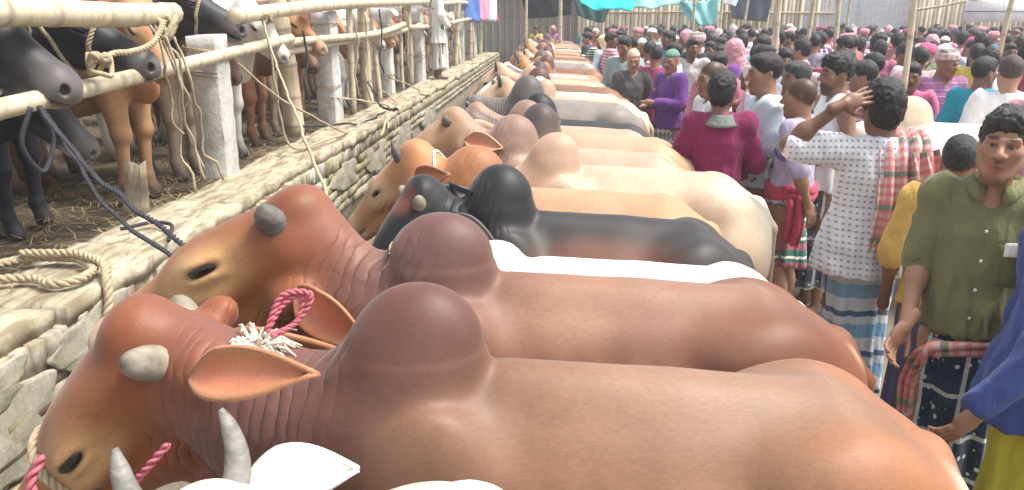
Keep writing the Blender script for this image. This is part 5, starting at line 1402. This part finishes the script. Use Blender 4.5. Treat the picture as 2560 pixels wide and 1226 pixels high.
g1 = pen('white grey cow behind the first concrete post and the leaning bamboo', -2.95, 6.35, 'white', h=.014, poll=(-.38, .1, 1.25), fwd=(-.7, .3, -.6), hump=.8, horns=(None, None))
br = pen('dark brown cow in the pen behind the leaning bamboo post', -3.02, 7.1, 'brown', h=.015, poll=(-.42, 0, 1.25), fwd=(-.8, .1, -.55), hump=.8, horns=(None, None))
for o_ in (b1, t1, g1, br): o_.scale = (1.04, 1.04, 1.07)
nm = {b1: 'orange brown', t1: 'pale tan', g1: 'whitish', br: 'dark brown'}
yy = 7.75; rp = random.Random(9); k = 0
seq = [t1, br, b1, g1, br, t1, b1, br, g1, t1, br, b1, t1, br, g1, b1]
for s_ in seq:
    w_ = 'behind the second concrete post' if yy < 10 else ('behind the middle of the fence' if yy < 14 else 'at the far end of the pen')
    copy_thing(s_, (-3.0 + rp.uniform(-.15, .1), yy, PZ), math.pi + rp.uniform(-.12, .12), f'{nm[s_]} cow standing in the pen {w_}', PEN, rp.uniform(.95, 1.03)); yy += rp.uniform(.62, .95)
yy = 3.0
for i in range(14):
    s_ = [br, b1, br, t1, g1][i % 5]
    copy_thing(s_, (-5.0 + rp.uniform(-.25, .25), yy, PZ), (math.pi if i % 2 else 0) + rp.uniform(-.2, .2), f'{nm[s_]} cow in the second rank at the back of the pen', PEN, rp.uniform(.98, 1.06)); yy += rp.uniform(.9, 1.3)
cow('white cow with tan hump standing in the crowd behind the dotted shirt man', None, (2.33, 5.08, 0), 0, scheme=pal(**{**SCHEMES['white'], 'hump': (.62, .47, .30), 'neck': (.62, .48, .33)}), h=.014, poll=(-.36, .0, 1.16), fwd=(-.15, 0, -1), hump=1.0)
# a herder's bare legs in the pen: a man standing between the near cattle
pp = person_parts(.012, arms=None, head=(0, .1, 0), shirt='tee', hem=.84, hair='short', seed=61, lungi=(.98, .45))
person('barefoot herder in grey wrap standing inside the pen behind the black cow', pp, (-3.98, 5.25, PZ), 60, SK, {'shirt': (.25, .26, .28), 'lungi': (.22, .27, .30)}, {}, .98)
pp = person_parts(.012, arms=(((.25, .02, 1.10), (.16, -.2, 1.0)), ((-.25, .02, 1.1), (-.2, -.15, .9))), head=(0, .1, 0), shirt='long', sleeve=.9, hem=.62, hair='short', seed=63, lungi=(.98, .18), loose=1.12)
person('man in white green printed shirt and pale wrap standing on the wall by the fence', pp, (-2.13, 13.3, .845), 120, SKD, {'shirt': (.80, .80, .78), 'lungi': (.62, .60, .57)}, {'shirt': 'cloth_motif'}, 1.0)

# ------------------------------------------------------------------ tassel, cords on the near animals
g = V3(-.625, 1.40, 1.235)
t_parts = []; rg = np.random.default_rng(4)
fl = thing('fringe_tassel', 'white cotton fringe tassel with red cord tied on the near zebu neck', 'tassel', tuple(g))
st_ = []
for i in range(230):
    a = rg.uniform(0, 2 * math.pi); e = rg.uniform(-.35, 1.0)
    d = nrm((math.cos(a) * 1.1 + .35, math.sin(a) * .9 - .25, e)); L = rg.uniform(.045, .085)
    e2 = rg.normal(0, .012, 3); st_.append(tube([d * .012, d * L * .45 + V3(0, 0, .008), d * L * .8 + e2 * .6, d * L + e2 + V3(.0, 0, -.022)], [.0035, .0034, .003, .0018], 5))
v, q = join(*st_); tag(obj('fringe', to_mesh('fringe', v, q, M['fluff']), fl), kind='stuff')
for i in range(2):
    c = spline([(.02, .0, .05), (.05, .03, .10 + .02 * i), (.085 + .02 * i, .05, .115), (.075, .03, .06), (.03, .0, .04)], 24)
    obj('red_loop', to_mesh('red_loop', *rope_geo(c, .0068, 2, .03), M['rope_red']), fl)
def cord2(label, pts, r, mat, n=30, strands=0): return cord(label, pts, r, mat, n, 0, strands)
cord2('pink cord twisted down from the near brown zebu jaw beside the white cow horn', [(-.735, 1.20, 1.135), (-.775, 1.185, 1.09), (-.81, 1.19, 1.045), (-.80, 1.2, 1.0)], .008, 'rope_red', 24, 2)
cord2('pink cord tied at the muzzle of the near brown zebu', [(-1.075, 1.30, 1.03), (-1.09, 1.27, .985), (-1.08, 1.26, .93)], .011, 'rope_red', 20, 2)

# ------------------------------------------------------------------ far side of the market: split bamboo walls, tin, tarpaulins, poles
fb = thing('bamboo_slat_wall', 'pale split bamboo wall behind the far crowd', 'wall', (3.2, 24.2, 0))
sl = [to_mesh('slat', *box_geo(.10, .025, 3.1, .012, rng, .2), M['bamboo'], smooth=False) for _ in range(4)]
for mme in sl: mme.color_attributes.new('Col', 'FLOAT_COLOR', 'POINT').data.foreach_set('color', np.ones(len(mme.vertices) * 4, np.float32))
for i in range(62):
    o = obj('slat', sl[i % 4], fb, (-2.6 + i * .125, rng.uniform(-.03, .03), 1.5 + rng.uniform(-.15, .1))); o.rotation_euler = (0, rng.uniform(-.02, .02), rng.uniform(-.1, .1))
for z in (.9, 2.0): obj('cross_rail', to_mesh('cross_rail', *tube([(-2.7, -.05, z), (1, -.06, z + .03), (5.2, -.05, z)], .03, 7), M['wood']), fb)
fb2 = thing('bamboo_slat_wall', 'second pale bamboo wall at the right beside the white board', 'wall', (11.9, 24.0, 0))
for i in range(26):
    o = obj('slat', sl[i % 4], fb2, (-1.3 + i * .125, rng.uniform(-.03, .03), 1.5 + rng.uniform(-.1, .1))); o.rotation_euler = (0, rng.uniform(-.02, .02), rng.uniform(-.1, .1))
M['tin'] = m_simple('tin_sheet', (.60, .62, .64), .45, .18, 3, .1, .01, .5, (1, 1, 3))
M['board'] = m_simple('tan_board', (.50, .40, .29), .85, .2, 4, .2, .01)
tn = thing('tin_wall', 'pale grey corrugated tin wall behind the crowd', 'wall', (9.3, 24.2, 0))
for i in range(4):
    xs = np.linspace(0, .86, 30); G = np.array([[(x, .022 * math.sin(x * 2 * math.pi / .075), z) for z in (0, 1.1, 2.2, 3.3)] for x in xs])
    v, q, _ = sheet_geo(G, .006); o = obj('tin_sheet', to_mesh('tin_sheet', v, q, M['tin']), tn, (-1.9 + i * .83, .012 * (i % 2), .05))
bd = thing('board_wall', 'tan board wall left of the tin sheets', 'wall', (6.9, 24.3, 0))
for i in range(3):
    o = obj('board', to_mesh('board', *box_geo(.60, .03, 3.2, .006, rng, .1), M['board'], smooth=False), bd, (-.65 + i * .62, rng.uniform(-.02, .02), 1.6))
def cloth_hang(label, name, corners, mat, color, sag=.15, fold=.05, nx=26, ny=14, seed=0, cat='tarpaulin', group=None):
    a, b, c, d = [np.array(p, float) for p in corners]   # top left, top right, bottom right, bottom left
    G = np.zeros((nx, ny, 3)); rg = np.random.default_rng(seed); ph = rg.uniform(0, 6, 4)
    nn = nrm(np.cross(b - a, d - a))
    for i, u in enumerate(np.linspace(0, 1, nx)):
        for j, v in enumerate(np.linspace(0, 1, ny)):
            p = (a * (1 - u) + b * u) * (1 - v) + (d * (1 - u) + c * u) * v
            p = p + nn * (fold * math.sin(9 * u + ph[0] + 2 * v) + fold * .5 * math.sin(17 * u + ph[1] - 3 * v)); p[2] -= sag * math.sin(math.pi * u) * (1 - .5 * v)
            G[i, j] = p
    base = G.mean((0, 1)); v, q, uv = sheet_geo(G - base, .008)
    return tag(obj(name, to_mesh(name, v, q, M[mat], uv=uv), None, tuple(base), color=color), label, cat, group)
TQ = (.04, .60, .60)
cloth_hang('bright turquoise tarpaulin hanging at the far end of the row', 'tarpaulin', [(.1, 17.5, 2.75), (1.9, 17.5, 2.72), (1.55, 17.0, 2.04), (.45, 17.1, 2.14)], 'cloth_plain', TQ, .1, .05, seed=1)
cloth_hang('paler turquoise tarpaulin sheet right of the bright one', 'tarpaulin', [(1.55, 17.9, 2.7), (2.9, 17.9, 2.7), (2.65, 17.6, 2.16), (1.5, 17.6, 2.08)], 'cloth_plain', (.36, .68, .68), .06, .05, seed=2)
cloth_hang('narrow aqua cloth tied between two poles above the crowd', 'tarpaulin', [(2.7, 18.5, 2.3), (3.7, 18.5, 2.35), (3.65, 18.4, 1.72), (3.05, 18.4, 1.78)], 'cloth_plain', (.25, .62, .62), .1, .06, seed=3)
cloth_hang('black plastic sheet of the far shelter behind the row', 'plastic_sheet', [(-1.2, 21.0, 2.9), (.35, 21.0, 2.9), (.3, 21.0, 1.95), (-.9, 21.0, 1.85)], 'cloth_plain', (.02, .022, .028), .05, .05, seed=4, cat='plastic sheet')
cloth_hang('dark green sheet drooping under the turquoise tarpaulin', 'plastic_sheet', [(.3, 20.3, 2.5), (1.3, 20.3, 2.1), (1.15, 20.2, 1.75), (.45, 20.2, 1.95)], 'cloth_plain', (.02, .07, .065), .1, .04, seed=5, cat='plastic sheet')
cloth_hang('dark slate sheet hung over a doorway behind the crowd', 'plastic_sheet', [(4.9, 23.4, 2.8), (6.3, 23.4, 2.8), (6.15, 23.4, 1.75), (5.1, 23.4, 1.85)], 'cloth_plain', (.06, .085, .11), .03, .05, seed=6, cat='plastic sheet')
cloth_hang('grey sheet leaning over the far stall', 'plastic_sheet', [(3.9, 22.8, 2.7), (5.2, 22.8, 2.6), (5.0, 22.5, 2.2), (4.1, 22.5, 2.35)], 'cloth_plain', (.35, .38, .42), .05, .04, seed=7, cat='plastic sheet')
for i, (x, y, c, l) in enumerate([(-2.3, 18.4, (.08, .17, .45), 'blue cloth hung on the far fence rail'), (-2.15, 22.6, (.50, .08, .14), 'red cloth hung on the far fence rail'), (-2.2, 20.2, (.60, .28, .40), 'pink cloth hung on the far fence rail'), (-2.2, 20.8, (.10, .50, .55), 'aqua cloth hung on the far fence rail'), (-2.15, 21.8, (.75, .72, .72), 'white cloth hung on the far fence rail')]):
    cloth_hang(l, 'hung_cloth', [(x, y, 2.55), (x + .25, y + .7, 2.55), (x + .3, y + .7, 1.75), (x + .05, y, 1.85)], 'cloth_plain', c, .03, .05, 14, 10, seed=20 + i, cat='cloth')
# white board and its small roof at the right
wb = thing('white_board', 'blank white board under a small tin roof at the far right', 'board', (10.9, 19.3, 0))
v, q = box_geo(2.4, .05, .50, bev=.3); obj('panel', to_mesh('panel', v, q, M['cloth_plain'], smooth=False), wb, (0, 0, 2.03), color=(.86, .86, .86))
for x in (-1.1, 1.1): v, q = tube([(x, .08, 0), (x, .08, 2.66)], .04, 8); obj('support', to_mesh('support', v, q, M['wood']), wb)
v, q = box_geo(2.9, .9, .04, bev=.2); o = obj('roof_sheet', to_mesh('roof_sheet', v, q, M['tin'], smooth=False), wb, (0, .55, 2.72)); o.rotation_euler = (-.15, 0, 0)
v, q = tube([(-1.2, -.04, 2.02), (1.2, -.04, 2.01)], .008, 5); obj('seam', to_mesh('seam', v, q, M['rope_dark']), wb)
for i, (x, y, tx, ty, z1, r, lab) in enumerate([(2.22, 8.0, -.05, 0, 3.2, .045, 'stout bamboo pole rising from the middle crowd'), (2.52, 5.62, -.12, .05, 3.0, .030, 'bamboo pole held upright by the man in green'), (4.25, 12.0, -.15, .1, 3.6, .05, 'bamboo pole in the middle crowd before the tin wall'), (3.9, 12.6, .2, 0, 3.6, .045, 'leaning bamboo pole left of the tin wall'), (4.85, 9.0, .25, 0, 3.2, .040, 'bamboo pole near the white board at the right'), (3.05, 18.0, .05, 0, 3.4, .05, 'pale pole at the left edge of the aqua cloth'), (.0, 20.0, .0, 0, 3.6, .07, 'white post of the far black shelter'), (-.9, 20.5, .0, 0, 3.6, .05, 'left post of the far black shelter'), (5.0, 22.0, .3, 0, 3.3, .05, 'pole beside the dark slate sheet'), (12.2, 22.5, -.1, 0, 3.4, .06, 'pole before the second bamboo wall'), (3.6, 17.8, .1, 0, 3.2, .05, 'pale pole at the right edge of the aqua cloth'), (7.6, 21, .05, 0, 3.4, .05, 'pole before the tan board wall')]):
    o = bamboo('bamboo_pole', (x, y, 0), (x + tx, y + ty, z1), r * .78, r * .66, 200 + i, bow=.02); tag(o, lab, 'pole')
o = bamboo('bamboo_pole', (8.6, 19.6, 2.05), (10.2, 19.2, 2.35), .035, .03, 230); tag(o, 'bamboo pole lying slantwise beside the white board', 'pole')
# long dark roof edge of the far stalls
rf = thing('stall_roof', 'long tin stall roof along the far side of the market', 'roof', (6, 26, 0))
for i in range(22):
    o = obj('roof_panel', to_mesh('roof_panel', *box_geo(.98, 3.0, .03, .004, rng, .2), M['tin'], smooth=False), rf, (-9.5 + i * 1.0, 0, 3.15 + .01 * (i % 2))); o.rotation_euler = (.15, 0, 0)
bk = thing('far_back_wall', 'pale plank wall at the back of the far stalls', 'wall', (6, 27.3, 0))
M['pale_plank'] = m_simple('pale_plank', (.52, .47, .40), .85, .3, 9, .4, .01, stretch=(6, 6, .8))
plank = to_mesh('plank', *box_geo(.24, .03, 3.4, .004, rng, .1), M['pale_plank'], smooth=False)
for i in range(96): obj('plank', plank, bk, (-10.5 + i * .25, rng.uniform(-.01, .01), 1.7))

# dusty air of the market
hm = bpy.data.materials.new('haze'); hm.use_nodes = True; hn = hm.node_tree
hn.nodes.remove(hn.nodes['Principled BSDF']); pv = hn.nodes.new('ShaderNodeVolumePrincipled')
pv.inputs['Color'].default_value = (.93, .94, .97, 1); pv.inputs['Density'].default_value = .0045; pv.inputs['Anisotropy'].default_value = .2
hn.links.new(pv.outputs[0], hn.nodes['Material Output'].inputs['Volume'])
v, q = box_geo(150, 200, 6.5, bev=.001); o = obj('haze', to_mesh('haze', v, q, hm, smooth=False), None, (10, 65, 1.9)); tag(o, kind='stuff')
